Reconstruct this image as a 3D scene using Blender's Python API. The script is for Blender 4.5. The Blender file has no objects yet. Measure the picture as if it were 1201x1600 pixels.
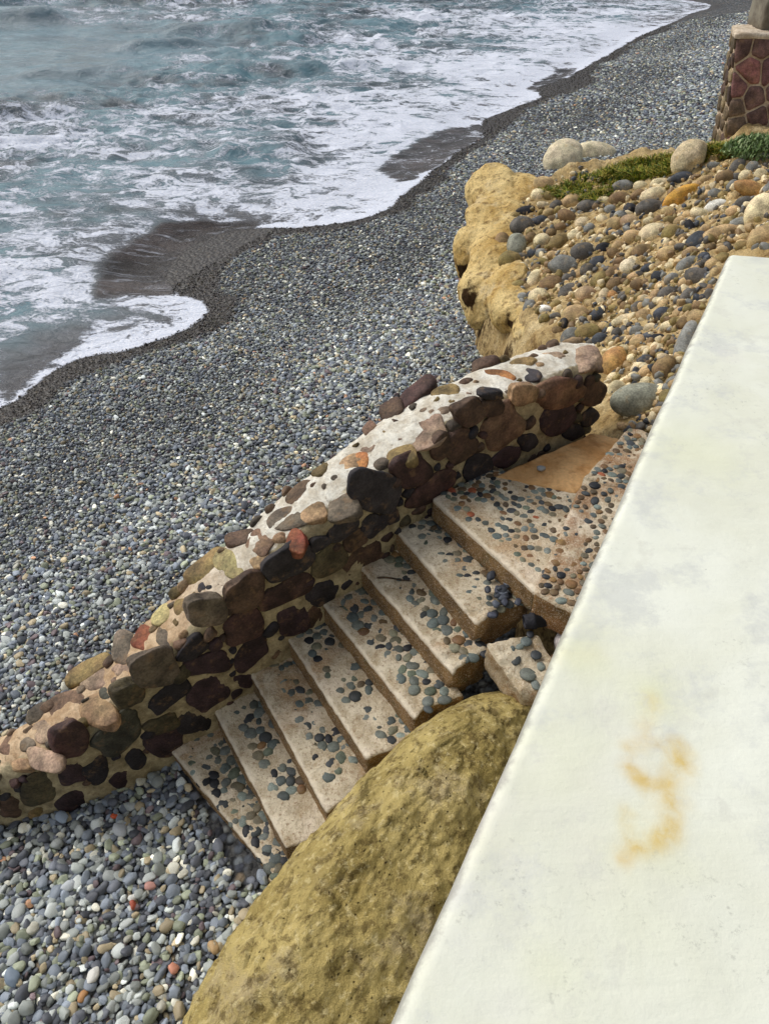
import bpy, bmesh, math, random
import numpy as np
from mathutils import Vector
random.seed(7); RNG = np.random.default_rng(11)
SC = bpy.context.scene; COL = SC.collection

# ------------------------------------------------------------------ camera model (used to plan the layout)
F = 1160.0; PITCH = math.radians(42); H = 4.56
cp, sp = math.cos(PITCH), math.sin(PITCH)
CR = np.array([[1, 0, 0], [0, sp, cp], [0, cp, -sp]])
CAM = np.array([0, 0, H])
def ray(x, y): return CR.T @ np.array([(x - 600.5) / F, -(y - 800) / F, 1.0])
def at(x, y, z):
    d = ray(x, y); return CAM + d * ((z - H) / d[2])
def atY(x, y, Y):
    d = ray(x, y); return CAM + d * (Y / d[1])
def onplane(x, y, P0, n):
    d = ray(x, y); return CAM + d * (((P0 - CAM) @ n) / (d @ n))
def project(P):
    q = (np.asarray(P) - CAM) @ CR.T
    return np.stack([600.5 + F * q[..., 0] / q[..., 2], 800 - F * q[..., 1] / q[..., 2], q[..., 2]], -1)

# ------------------------------------------------------------------ numpy noise
def _h(ix, iy, iz, s):
    n = (ix * 374761393 + iy * 668265263 + iz * 2147483647 + s * 974711) & 0xFFFFFFFF
    n = ((n ^ (n >> 13)) * 1274126177) & 0xFFFFFFFF
    n = ((n ^ (n >> 16)) * 2246822519) & 0xFFFFFFFF
    return ((n ^ (n >> 15)) & 0xFFFFFF) / float(0xFFFFFF)
def vnoise(P, s=0):
    P = np.asarray(P, float); I = np.floor(P).astype(np.int64); f = P - I; u = f * f * f * (f * (f * 6 - 15) + 10)
    x, y, z = I[..., 0], I[..., 1], I[..., 2]; r = 0
    for a in (0, 1):
        wx = u[..., 0] if a else 1 - u[..., 0]
        for b in (0, 1):
            wy = u[..., 1] if b else 1 - u[..., 1]
            for c in (0, 1):
                wz = u[..., 2] if c else 1 - u[..., 2]
                r = r + wx * wy * wz * _h(x + a, y + b, z + c, s)
    return r * 2 - 1
def fbm(P, o=4, s=0, g=.5):
    P = np.asarray(P, float); r = 0; a = 1; t = 0
    for k in range(o):
        r = r + a * vnoise(P * 2 ** k + 17.3 * k, s + k); t += a; a *= g
    return r / t
def sstep(a, b, x):
    t = np.clip((x - a) / (b - a), 0, 1); return t * t * (3 - 2 * t)
def p3(x, y, z=0.0): return np.stack([x, y, np.zeros_like(x) + z], -1)
def unit(v): v = np.asarray(v, float); return v / np.linalg.norm(v)
def lin(r, g, b, k=1.0):
    o = []
    for c in (r, g, b):
        c /= 255; c = c / 12.92 if c <= .04045 else ((c + .055) / 1.055) ** 2.4
        o.append(min(c * k, .92))
    return tuple(o)

# ------------------------------------------------------------------ mesh / object helpers
def mesh(name, V, Fc, smooth=True, mat=None, attrs=None, sharp=None):
    V = np.asarray(V, np.float32); me = bpy.data.meshes.new(name)
    if isinstance(Fc, np.ndarray) and Fc.ndim == 2:
        n, k = Fc.shape
        me.vertices.add(len(V)); me.vertices.foreach_set('co', V.ravel())
        me.loops.add(n * k); me.loops.foreach_set('vertex_index', Fc.ravel().astype(np.int32))
        me.polygons.add(n); me.polygons.foreach_set('loop_start', np.arange(0, n * k, k, dtype=np.int32))
        me.update(calc_edges=True)
    else:
        me.from_pydata([tuple(v) for v in V.tolist()], [], [tuple(int(i) for i in f) for f in Fc]); me.update()
    me.polygons.foreach_set('use_smooth', np.full(len(me.polygons), smooth))
    if mat: me.materials.append(mat)
    for k, v in (attrs or {}).items():
        v = np.asarray(v, np.float32)
        if v.ndim == 1: a = me.attributes.new(k, 'FLOAT', 'POINT'); a.data.foreach_set('value', v)
        elif v.shape[1] == 3: a = me.attributes.new(k, 'FLOAT_VECTOR', 'POINT'); a.data.foreach_set('vector', v.ravel())
        else: a = me.attributes.new(k, 'FLOAT_COLOR', 'POINT'); a.data.foreach_set('color', v.ravel())
    return me
def link(name, data, parent=None, loc=None, color=None):
    o = bpy.data.objects.new(name, data); COL.objects.link(o)
    if parent: o.parent = parent
    if loc is not None: o.location = loc
    if color is not None: o.color = (*color[:3], 1)
    return o
def tag(o, label=None, cat=None, group=None, kind=None):
    if label: o['label'] = label
    if cat: o['category'] = cat
    if group: o['group'] = group
    if kind: o['kind'] = kind
    return o
def gridfaces(nu, nv, wrap=False):
    a = np.arange(nu * nv).reshape(nu, nv)
    if wrap: a = np.concatenate([a, a[:, :1]], 1)
    return np.stack([a[:-1, :-1], a[1:, :-1], a[1:, 1:], a[:-1, 1:]], -1).reshape(-1, 4)
_ICO = {}
def ico(sub):
    if sub not in _ICO:
        b = bmesh.new(); bmesh.ops.create_icosphere(b, subdivisions=sub, radius=1)
        _ICO[sub] = (np.array([v.co[:] for v in b.verts]), np.array([[v.index for v in f.verts] for f in b.faces])); b.free()
    return _ICO[sub]
def rockshape(seed, sub=3, facets=9, cut=.78, amp=.08, freq=1.6, fine=.02):
    V, Fc = ico(sub); r = np.random.default_rng(seed); n = r.normal(size=(facets, 3)); n /= np.linalg.norm(n, axis=1)[:, None]
    d = r.uniform(cut, cut + .24, facets); R = np.ones(len(V)); 
    if facets:
        q = np.maximum(V @ n.T, 1e-3); lim = d / q
        R = -np.log(np.exp(-14 * np.minimum(lim, 3)).sum(1) + np.exp(-14)) / 14
    R = R * (1 + amp * fbm(V * freq + seed * 3.1, 3, seed)) + fine * fbm(V * freq * 4 + seed, 3, seed + 5)
    return V * R[:, None], Fc

# ------------------------------------------------------------------ materials
def newmat(name):
    m = bpy.data.materials.new(name); m.use_nodes = True; nt = m.node_tree; nt.nodes.clear()
    out = nt.nodes.new('ShaderNodeOutputMaterial'); b = nt.nodes.new('ShaderNodeBsdfPrincipled')
    nt.links.new(b.outputs[0], out.inputs[0]); b.inputs['Roughness'].default_value = .85
    b.inputs['Specular IOR Level'].default_value = .3
    return m, nt, b
class NT:
    def __init__(s, nt): s.nt = nt; s.tc = None
    def n(s, t, **kw):
        x = s.nt.nodes.new(t)
        for k, v in kw.items(): setattr(x, k, v)
        return x
    def set(s, sock, v):
        if isinstance(v, bpy.types.NodeSocket): s.nt.links.new(v, sock)
        elif v is not None:
            if hasattr(sock.default_value, '__len__') and not hasattr(v, '__len__'): v = [v] * len(sock.default_value)
            if hasattr(v, '__len__') and len(sock.default_value) == 4 and len(v) == 3: v = (*v, 1)
            sock.default_value = v
    def obj(s):
        if not s.tc: s.tc = s.n('ShaderNodeTexCoord')
        return s.tc.outputs['Object']
    def noise(s, scale, detail=4, rough=.55, vec=None, dist=0, lac=2):
        x = s.n('ShaderNodeTexNoise'); s.set(x.inputs['Vector'], vec if vec is not None else s.obj()); x.inputs['Scale'].default_value = scale
        x.inputs['Detail'].default_value = detail; x.inputs['Roughness'].default_value = rough; x.inputs['Distortion'].default_value = dist; x.inputs['Lacunarity'].default_value = lac
        return x.outputs['Fac']
    def voro(s, scale, feat='F1', vec=None, out='Distance', rnd=1):
        x = s.n('ShaderNodeTexVoronoi', feature=feat); s.set(x.inputs['Vector'], vec if vec is not None else s.obj()); x.inputs['Scale'].default_value = scale
        x.inputs['Randomness'].default_value = rnd
        return x.outputs[out]
    def m(s, op, a, b=None, c=None, clamp=False):
        x = s.n('ShaderNodeMath', operation=op, use_clamp=clamp); s.set(x.inputs[0], a); s.set(x.inputs[1], b)
        if c is not None: s.set(x.inputs[2], c)
        return x.outputs[0]
    def vm(s, op, a, b=None):
        x = s.n('ShaderNodeVectorMath', operation=op); s.set(x.inputs[0], a); s.set(x.inputs[1], b); return x.outputs[0]
    def ramp(s, v, a, b, lo=0., hi=1.):
        x = s.n('ShaderNodeMapRange', interpolation_type='SMOOTHSTEP'); s.set(x.inputs[0], v); s.set(x.inputs[1], a); s.set(x.inputs[2], b)
        x.inputs[3].default_value = lo; x.inputs[4].default_value = hi; return x.outputs[0]
    def mix(s, f, a, b, bt='MIX'):
        x = s.n('ShaderNodeMix', data_type='RGBA', blend_type=bt); s.set(x.inputs[0], f); s.set(x.inputs[6], a); s.set(x.inputs[7], b); return x.outputs[2]
    def attr(s, name, typ='GEOMETRY', out='Fac'):
        x = s.n('ShaderNodeAttribute', attribute_name=name, attribute_type=typ); return x.outputs[out]
    def bump(s, b, h, strength=.5, dist=.01):
        x = s.n('ShaderNodeBump'); x.inputs['Strength'].default_value = strength; x.inputs['Distance'].default_value = dist
        s.set(x.inputs['Height'], h); s.nt.links.new(x.outputs[0], b.inputs['Normal'])
    def hue(s, c, h=None, sat=None, v=None):
        x = s.n('ShaderNodeHueSaturation'); s.set(x.inputs['Color'], c); s.set(x.inputs['Hue'], h); s.set(x.inputs['Saturation'], sat); s.set(x.inputs['Value'], v); return x.outputs[0]

def mat_stone(name, src, scale=1.0, mott=.5, bstr=.6, bdist=.006, rough=.75, blotch=None, spec=.35):
    """stone whose colour comes from the object's own colour ('obj') or a per-instance / per-vertex colour."""
    m, nt, b = newmat(name); N = NT(nt)
    if src == 'obj': c = N.n('ShaderNodeObjectInfo').outputs['Color']; rnd = N.n('ShaderNodeObjectInfo').outputs['Random']
    elif src == 'inst': c = N.attr('pcol', 'INSTANCER', 'Color'); rnd = N.attr('prnd', 'INSTANCER', 'Fac')
    else: c = N.attr('pcol', 'GEOMETRY', 'Color'); rnd = 0.37
    off = N.n('ShaderNodeCombineXYZ'); N.set(off.inputs[0], N.m('MULTIPLY', rnd, 31.)); N.set(off.inputs[1], N.m('MULTIPLY', rnd, 17.))
    vec = N.vm('ADD', N.obj(), off.outputs[0])
    n1 = N.noise(5 * scale, 5, .6, vec); n2 = N.noise(38 * scale, 4, .6, vec)
    c1 = N.hue(c, N.ramp(N.noise(3 * scale, 2, .5, vec), .3, .7, .494, .512), 1.0, N.ramp(n1, .25, .75, 1 - mott, 1 + mott))
    c2 = N.hue(c1, None, 1., N.ramp(n2, .3, .7, .72, 1.28))
    if blotch: c2 = N.mix(N.m('MULTIPLY', N.ramp(N.noise(7 * scale, 4, .65, vec), .54, .7), .35), c2, blotch)
    N.set(b.inputs['Base Color'], c2)
    N.bump(b, N.m('ADD', N.m('MULTIPLY', N.noise(12 * scale, 5, .65, vec), 1.), N.m('MULTIPLY', n2, .4)), bstr, bdist)
    b.inputs['Roughness'].default_value = rough; b.inputs['Specular IOR Level'].default_value = spec
    return m
M_STONE = mat_stone('field_stone', 'obj', 1.6, .6, .9, .012, .72, blotch=lin(150, 118, 82))
M_COBBLE = mat_stone('cobble', 'obj', 1.8, .45, .6, .006, .75, blotch=lin(178, 150, 104))
M_BIGROCK = mat_stone('pale_rock', 'obj', 1.5, .35, 1.0, .02, .9, blotch=lin(205, 170, 105))
M_PEB = mat_stone('pebble', 'inst', 1.3, .25, .0, .001, .55)
M_PEBO = mat_stone('pebble_single', 'obj', 14, .25, .15, .001, .55)
M_INLAY = mat_stone('inlay_pebble', 'vert', 6, .3, .25, .002, .55)

def m_concrete(dirt=0.):
    m, nt, b = newmat('step_concrete'); N = NT(nt)
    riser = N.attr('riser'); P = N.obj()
    n1 = N.noise(7, 5, .65); n2 = N.noise(45, 4, .7); n3 = N.noise(2.2, 4, .6, dist=.6)
    c = N.mix(N.ramp(n1, .3, .7), lin(172, 154, 124), lin(216, 204, 178))
    c = N.mix(N.m('MULTIPLY', N.ramp(n3, .5, .66), .6), c, lin(168, 128, 82))
    c = N.mix(N.m('MULTIPLY', N.ramp(N.noise(3.1, 3, .6), .56, .7), .6), c, lin(232, 218, 196))
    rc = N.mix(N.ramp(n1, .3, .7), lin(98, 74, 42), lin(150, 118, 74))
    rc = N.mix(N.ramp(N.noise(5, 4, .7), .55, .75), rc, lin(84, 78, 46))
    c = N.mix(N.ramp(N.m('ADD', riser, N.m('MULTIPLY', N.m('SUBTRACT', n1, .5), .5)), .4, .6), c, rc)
    if dirt: c = N.mix(N.m('MULTIPLY', N.ramp(N.noise(4, 5, .7), .38, .6), dirt), c, lin(140, 96, 54))
    pits = N.ramp(N.voro(60, vec=N.vm('ADD', P, (3.1, 1.2, 0))), .06, .16)
    pm = N.ramp(N.noise(9, 2), .45, .55)
    pitm = N.m('MAXIMUM', pits, N.m('SUBTRACT', 1, pm))
    c = N.mix(N.m('MULTIPLY', N.m('SUBTRACT', 1, pitm), .6), c, lin(96, 72, 48))
    c = N.mix(N.m('MULTIPLY', N.ramp(n2, .5, .66), .62), c, lin(132, 102, 72))
    c = N.mix(N.m('MULTIPLY', N.ramp(N.noise(110, 3, .7), .52, .64), .4), c, lin(238, 226, 206))
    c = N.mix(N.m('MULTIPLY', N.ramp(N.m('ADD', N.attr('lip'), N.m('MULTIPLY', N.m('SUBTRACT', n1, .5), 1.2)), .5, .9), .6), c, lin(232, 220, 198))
    N.set(b.inputs['Base Color'], c); b.inputs['Roughness'].default_value = .9
    h = N.m('ADD', N.m('ADD', N.m('MULTIPLY', n1, .6), N.m('MULTIPLY', n2, .5)), N.m('MULTIPLY', pitm, .8))
    N.bump(b, h, 1., .02); return m
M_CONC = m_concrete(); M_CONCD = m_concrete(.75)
def m_mortar():
    m, nt, b = newmat('mortar'); N = NT(nt); cap = N.attr('cap'); low = N.attr('low')
    n1 = N.noise(9, 5, .65); n2 = N.noise(50, 4, .7)
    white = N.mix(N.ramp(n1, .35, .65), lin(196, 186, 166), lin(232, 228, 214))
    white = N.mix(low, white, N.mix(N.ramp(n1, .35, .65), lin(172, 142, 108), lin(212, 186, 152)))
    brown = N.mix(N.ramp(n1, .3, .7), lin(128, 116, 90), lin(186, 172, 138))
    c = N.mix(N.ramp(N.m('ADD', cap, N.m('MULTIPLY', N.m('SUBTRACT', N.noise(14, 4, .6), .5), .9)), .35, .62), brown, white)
    c = N.mix(N.m('MULTIPLY', N.ramp(N.noise(26, 3, .7), .58, .7), .5), c, lin(120, 98, 70))
    c = N.hue(c, None, 1., N.ramp(n2, .3, .7, .85, 1.12))
    N.set(b.inputs['Base Color'], c); b.inputs['Roughness'].default_value = .92
    N.bump(b, N.m('ADD', n1, N.m('MULTIPLY', n2, .5)), .9, .015); return m
M_MORTAR = m_mortar()
def m_boulder():
    m, nt, b = newmat('mossy_boulder'); N = NT(nt)
    n1 = N.noise(2.2, 6, .62, dist=.4); n2 = N.noise(14, 6, .68); n3 = N.noise(60, 4, .7)
    c = N.mix(N.ramp(n1, .36, .66), lin(152, 134, 80), lin(200, 180, 118))
    c = N.mix(N.m('MULTIPLY', N.ramp(N.noise(3.4, 5, .65), .5, .66), .8), c, lin(176, 160, 124))
    c = N.mix(N.m('MULTIPLY', N.ramp(N.noise(1.7, 5, .7, dist=1), .55, .72), .8), c, lin(74, 64, 30))
    c = N.mix(N.m('MULTIPLY', N.ramp(n2, .5, .62), .72), c, lin(96, 80, 46))
    c = N.mix(N.m('MULTIPLY', N.ramp(N.noise(24, 5, .7), .54, .66), .6), c, lin(222, 206, 154))
    c = N.mix(N.m('MULTIPLY', N.ramp(n3, .5, .7), .5), c, lin(196, 176, 110))
    pit = N.ramp(N.voro(26), .05, .16)
    pit = N.m('MAXIMUM', pit, N.ramp(N.noise(5, 2), .54, .46))
    c = N.mix(N.m('MULTIPLY', N.m('SUBTRACT', 1, pit), .75), c, lin(46, 36, 18))
    N.set(b.inputs['Base Color'], c); b.inputs['Roughness'].default_value = .95; b.inputs['Specular IOR Level'].default_value = .15
    N.bump(b, N.m('ADD', N.m('ADD', N.m('MULTIPLY', n2, 1.), N.m('MULTIPLY', n3, .4)), N.m('MULTIPLY', pit, .5)), 1., .03); return m
M_BOULD = m_boulder()
def m_sandstone(lo=lin(156, 130, 84), hi=lin(202, 178, 130), grey=.55):
    m, nt, b = newmat('sandstone'); N = NT(nt)
    n1 = N.noise(1.6, 6, .65, dist=.5); n2 = N.noise(11, 6, .7); n3 = N.noise(50, 4, .7); st = N.attr('mark')
    c = N.mix(N.ramp(n1, .34, .66), lo, hi)
    c = N.mix(N.m('MULTIPLY', N.ramp(N.noise(2.6, 5, .7), .52, .68), .8), c, lin(214, 194, 150))
    c = N.mix(N.m('MULTIPLY', N.ramp(n2, .5, .66), .7), c, lin(104, 76, 44)); c = N.mix(N.m('MULTIPLY', N.ramp(N.noise(30, 4, .7), .52, .64), grey), c, lin(128, 112, 86))
    c = N.mix(N.ramp(N.m('ADD', st, N.m('MULTIPLY', N.m('SUBTRACT', n2, .5), .8)), .4, .7), c, lin(62, 44, 24))
    c = N.hue(c, None, 1., N.ramp(n3, .3, .7, .8, 1.2))
    N.set(b.inputs['Base Color'], c); b.inputs['Roughness'].default_value = .95; b.inputs['Specular IOR Level'].default_value = .15
    N.bump(b, N.m('ADD', n2, N.m('MULTIPLY', n3, .4)), 1., .03); return m
M_SAND = m_sandstone(); M_OCHRE = m_sandstone(lin(186, 152, 88), lin(228, 202, 142), .15)
def m_slab():
    m, nt, b = newmat('smooth_sand_slab'); N = NT(nt); n1 = N.noise(3, 5, .6, dist=.5); n2 = N.noise(40, 4, .7)
    c = N.mix(N.ramp(n1, .35, .65), lin(186, 138, 84), lin(220, 178, 124)); c = N.mix(N.m('MULTIPLY', N.ramp(N.noise(8, 4), .55, .7), .5), c, lin(146, 98, 52))
    c = N.hue(c, None, 1., N.ramp(n2, .3, .7, .9, 1.1)); N.set(b.inputs['Base Color'], c); N.bump(b, N.m('ADD', n1, N.m('MULTIPLY', n2, .3)), .6, .01); return m
M_SLAB = m_slab()
def m_beach():
    m, nt, b = newmat('beach_bed'); N = NT(nt); wet = N.attr('wet'); sand = N.attr('sand')
    v = N.n('ShaderNodeTexVoronoi'); N.set(v.inputs['Vector'], N.obj()); v.inputs['Scale'].default_value = 15
    v2 = N.n('ShaderNodeTexVoronoi'); N.set(v2.inputs['Vector'], N.obj()); v2.inputs['Scale'].default_value = 34
    sep = N.n('ShaderNodeSeparateColor'); N.set(sep.inputs[0], v.outputs['Color'])
    sep2 = N.n('ShaderNodeSeparateColor'); N.set(sep2.inputs[0], v2.outputs['Color'])
    cr = N.n('ShaderNodeValToRGB'); N.set(cr.inputs[0], sep.outputs[0]); cr.color_ramp.interpolation = 'CONSTANT'
    e = cr.color_ramp.elements; e[0].color = (*lin(52, 54, 60), 1); e[1].position = .22; e[1].color = (*lin(84, 90, 98), 1)
    for p, c in ((.45, lin(110, 116, 120)), (.62, lin(70, 74, 84)), (.75, lin(140, 142, 138)), (.86, lin(130, 116, 96)), (.93, lin(174, 172, 164))):
        x = e.new(p); x.color = (*c, 1)
    fine = N.mix(sep2.outputs[0], lin(44, 46, 50), lin(120, 120, 118))
    dark = N.ramp(v.outputs['Distance'], .3, .62)
    c = N.mix(dark, cr.outputs[0], N.hue(fine, None, 1, .5))
    c = N.mix(N.m('MULTIPLY', N.ramp(N.noise(.7, 3), .45, .7), .35), c, lin(96, 92, 84))
    grit = N.mix(N.ramp(N.noise(90, 3, .8), .35, .65), lin(64, 52, 40), lin(118, 98, 76))
    c = N.mix(sand, c, grit); c = N.mix(N.m('MULTIPLY', wet, .9), c, N.hue(c, None, 1.15, .28))
    N.set(b.inputs['Base Color'], c); N.set(b.inputs['Roughness'], N.ramp(wet, 0., 1., .85, .45)); b.inputs['Specular IOR Level'].default_value = .4
    N.bump(b, N.m('MULTIPLY', N.m('SUBTRACT', 1, N.m('ADD', N.m('MULTIPLY', v.outputs['Distance'], 1.), N.m('MULTIPLY', v2.outputs['Distance'], .3))), N.ramp(sand, 0, 1, 1., .25)), .9, .04); return m
M_BEACH = m_beach()

# ------------------------------------------------------------------ terrain
def shore_s(x, y): return (x - .59 * y + 9.3) / 1.161
def shore_q(x, y): return (.59 * x + y) / 1.161
def zbeach(x, y):
    x = np.asarray(x, float); y = np.asarray(y, float); s = shore_s(x, y); q = shore_q(x, y)
    z = -.9 + np.where(s < 5.6, .135 * s, .135 * 5.6 + .06 * (s - 5.6)); z = np.where(s < 0, -.9 + .11 * s, z); z = np.maximum(z, -3.2); z = np.minimum(z, 1.6)
    k = sstep(-2, 1, s) * (1 - sstep(3.5, 6, s))
    z = z + k * (.05 * np.sin(q * 1.15 + 1.0) + .03 * np.sin(q * .53))
    return z + .035 * fbm(p3(x * .7, y * .7), 3, 3) * sstep(-1, 1, s)
def atbeach(px, py):
    z = -.5
    for _ in range(25):
        P = at(px, py, z); z = .5 * z + .5 * float(zbeach(P[0], P[1]))
    return at(px, py, z)
def poly(pxs): return np.array([atbeach(*p)[:2] for p in pxs])
def inside(P, x, y):
    r = np.zeros(x.shape, bool); n = len(P)
    for i in range(n):
        (x1, y1), (x2, y2) = P[i], P[(i + 1) % n]
        c = (y1 > y) != (y2 > y)
        if y1 != y2: r ^= c & (x < (x2 - x1) * (y - y1) / (y2 - y1) + x1)
    return r
def dline(L, x, y, closed=False):
    d = np.full(x.shape, 1e9); n = len(L)
    for i in range(n if closed else n - 1):
        a, b = L[i], L[(i + 1) % n]; e = b - a; t = np.clip(((x - a[0]) * e[0] + (y - a[1]) * e[1]) / (e @ e + 1e-12), 0, 1)
        d = np.minimum(d, np.hypot(x - a[0] - t * e[0], y - a[1] - t * e[1]))
    return d
def smoothline(L, n=8):
    L = np.asarray(L); out = []
    for i in range(len(L) - 1):
        p0, p1, p2, p3_ = L[max(i - 1, 0)], L[i], L[i + 1], L[min(i + 2, len(L) - 1)]
        for k in range(n):
            t = k / n; out.append(.5 * (2 * p1 + (p2 - p0) * t + (2 * p0 - 5 * p1 + 4 * p2 - p3_) * t * t + (3 * p1 - p0 - 3 * p2 + p3_) * t ** 3))
    out.append(L[-1]); return np.array(out)
EDGE_PX = [(0, 642), (40, 612), (90, 578), (150, 557), (215, 542), (270, 525), (312, 503), (327, 487), (318, 470), (285, 463), (268, 452), (264, 430), (276, 405), (310, 381), (352, 364), (400, 358), (450, 356), (500, 352), (565, 342), (605, 326), (640, 296), (690, 258), (735, 226), (757, 210), (752, 192), (775, 180), (812, 166), (845, 152), (838, 140), (868, 128), (905, 112), (960, 80), (1020, 48), (1075, 24), (1108, 12), (1100, 5), (1062, 0)]
EDGE = smoothline(np.vstack([[[-16, -12], [-10, 0.5], [-6.9, 5.0]], poly(EDGE_PX), [[14, 46], [24, 58], [48, 98], [120, 215]]]))
SEA_POLY = np.vstack([EDGE, [[-900, 215], [-900, -12]]])
def sea_sd(x, y):
    d = dline(EDGE, x, y); d = np.where(inside(SEA_POLY, x, y), d, -d)
    return d + (.10 * fbm(p3(x * 1.6, y * 1.6), 3, 201) + .05 * fbm(p3(x * 6, y * 6), 3, 202)) * np.exp(-np.abs(d))
WETP = [poly(p) for p in ([(150, 475), (165, 410), (255, 366), (330, 350), (425, 354), (415, 372), (355, 405), (330, 440), (322, 468), (270, 468)],
        [(570, 270), (615, 238), (684, 200), (720, 184), (765, 176), (812, 166), (800, 185), (750, 220), (690, 250), (640, 300), (600, 330), (612, 305)],
        [(820, 135), (860, 118), (910, 112), (925, 124), (880, 148), (848, 152)], [(1040, 0), (1105, 5), (1112, 12), (1090, 22)])]
def wetness(x, y):
    sd = sea_sd(x, y); nz = fbm(p3(x * 1.1, y * 1.1), 3, 9)
    w = 1 - sstep(.05, .75, -sd + .35 * nz)
    for P in WETP:
        d = dline(P, x, y, True); d = np.where(inside(P, x, y), d, -d); w = np.maximum(w, sstep(-.35, .1, d + .2 * nz))
    return np.where(sd > 0, 1, w)

qs = np.concatenate([np.arange(-40, -6, 2.), np.arange(-6, 14, .07), np.arange(14, 30, .16), np.arange(30, 60, .5), np.arange(60, 400, 12)])
ss = np.concatenate([np.arange(-120, -12, 12.), np.arange(-12, -2, 1.), np.arange(-2, 9, .07), np.arange(9, 16, .3), np.arange(16, 130, 6)])
Q, S = np.meshgrid(qs, ss, indexing='ij')
X = ( .59 * (Q * 1.161) + (S * 1.161 - 9.3)) / (1 + .59 ** 2); Y = Q * 1.161 - .59 * X
Z = zbeach(X, Y); W = wetness(X, Y)
sandm = .45 * sstep(.35, .9, W) * sstep(-1.0, .2, -np.abs(shore_s(X, Y)) + 3)
ob = link('beach', mesh('beach', p3(X, Y, Z).reshape(-1, 3), gridfaces(*X.shape), True, M_BEACH, {'wet': W.ravel(), 'sand': sandm.ravel()}))
tag(ob, kind='structure')

# ------------------------------------------------------------------ stairs: layout from the photograph's step corners
RISE = .184
SL = [(270, 1176), (335, 1111), (396, 1062), (449, 997), (508, 948), (570, 894), (622, 832), (676, 777)]
SR = [(440, 1385), (452, 1336), (513, 1274), (578, 1194), (657, 1134), (714, 1060), (762, 995), (838, 927)]
A0 = at(270, 1176, 0); D = np.array([.837, .547, 0]); NF = np.array([.547, -.837, 0])
FLs = [at(*SL[i], RISE * i) for i in range(8)]; FRs = [at(*SR[i], RISE * i) for i in range(8)]

def slab(FL, FR, BR, BL, ztop, thick, seed, rnd=.014, rough=.006, res=.022, broken=0., tilt=None):
    """a cast block with rounded, worn edges; returns verts, quads, riser attribute"""
    wu = np.linalg.norm(FR - FL); wv = np.linalg.norm(BL - FL)
    nu, nv, nw = max(4, int(wu / res)), max(4, int(wv / res)), max(3, int(thick / res))
    b = {}; V = []; Fc = []
    def vid(i, j, k):
        if (i, j, k) not in b: b[i, j, k] = len(V); V.append((i / nu, j / nv, k / nw))
        return b[i, j, k]
    for i in range(nu):
        for j in range(nv): Fc.append((vid(i, j, nw), vid(i + 1, j, nw), vid(i + 1, j + 1, nw), vid(i, j + 1, nw)))
        for k in range(nw):
            Fc.append((vid(i, 0, k), vid(i + 1, 0, k), vid(i + 1, 0, k + 1), vid(i, 0, k + 1)))
            Fc.append((vid(i + 1, nv, k), vid(i, nv, k), vid(i, nv, k + 1), vid(i + 1, nv, k + 1)))
    for j in range(nv):
        for k in range(nw):
            Fc.append((vid(0, j + 1, k), vid(0, j, k), vid(0, j, k + 1), vid(0, j + 1, k + 1)))
            Fc.append((vid(nu, j, k), vid(nu, j + 1, k), vid(nu, j + 1, k + 1), vid(nu, j, k + 1)))
    U = np.array(V); sz = np.array([wu, wv, thick]); h = sz / 2; L = (U - .5) * sz
    r = min(rnd, h.min() * .9); q = np.clip(L, -h + r, h - r); dd = L - q; ln = np.linalg.norm(dd, axis=1)[:, None]
    L2 = np.where(ln > 1e-9, q + dd / np.maximum(ln, 1e-9) * np.minimum(r, ln * 1.0 + 0 * r), L)
    nrm = np.where(ln > 1e-9, dd / np.maximum(ln, 1e-9), 0)
    U2 = L2 / sz + .5; u, v, w = U2[:, :1], U2[:, 1:2], U2[:, 2:]
    P = (FL * (1 - u) + FR * u) * (1 - v) + (BL * (1 - u) + BR * u) * v; P[:, 2] = ztop - thick + w[:, 0] * thick
    P = P + nrm * (rough * 1.2 * fbm(P * 9 + seed, 3, seed) + rough * fbm(P * 30, 3, seed + 2))[:, None]
    P[:, 2] += rough * .8 * fbm(P * 6 + seed, 3, seed + 7) * w[:, 0]
    if broken > 0:
        e = sstep(1 - .35, 1, u[:, 0]); nz = fbm(P * 7 + seed * 2, 3, seed + 4)
        P[:, :2] += (unit(FL - FR)[:2])[None] * (e * broken * (.5 + nz))[:, None]; P[:, 2] -= e * broken * .35 * np.maximum(0, nz)
    if tilt is not None: P[:, 2] += (P - FL) @ tilt
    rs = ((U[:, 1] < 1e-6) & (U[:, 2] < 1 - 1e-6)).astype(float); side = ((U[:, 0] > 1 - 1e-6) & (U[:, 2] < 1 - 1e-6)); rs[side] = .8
    return P, np.array(Fc), rs

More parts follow.
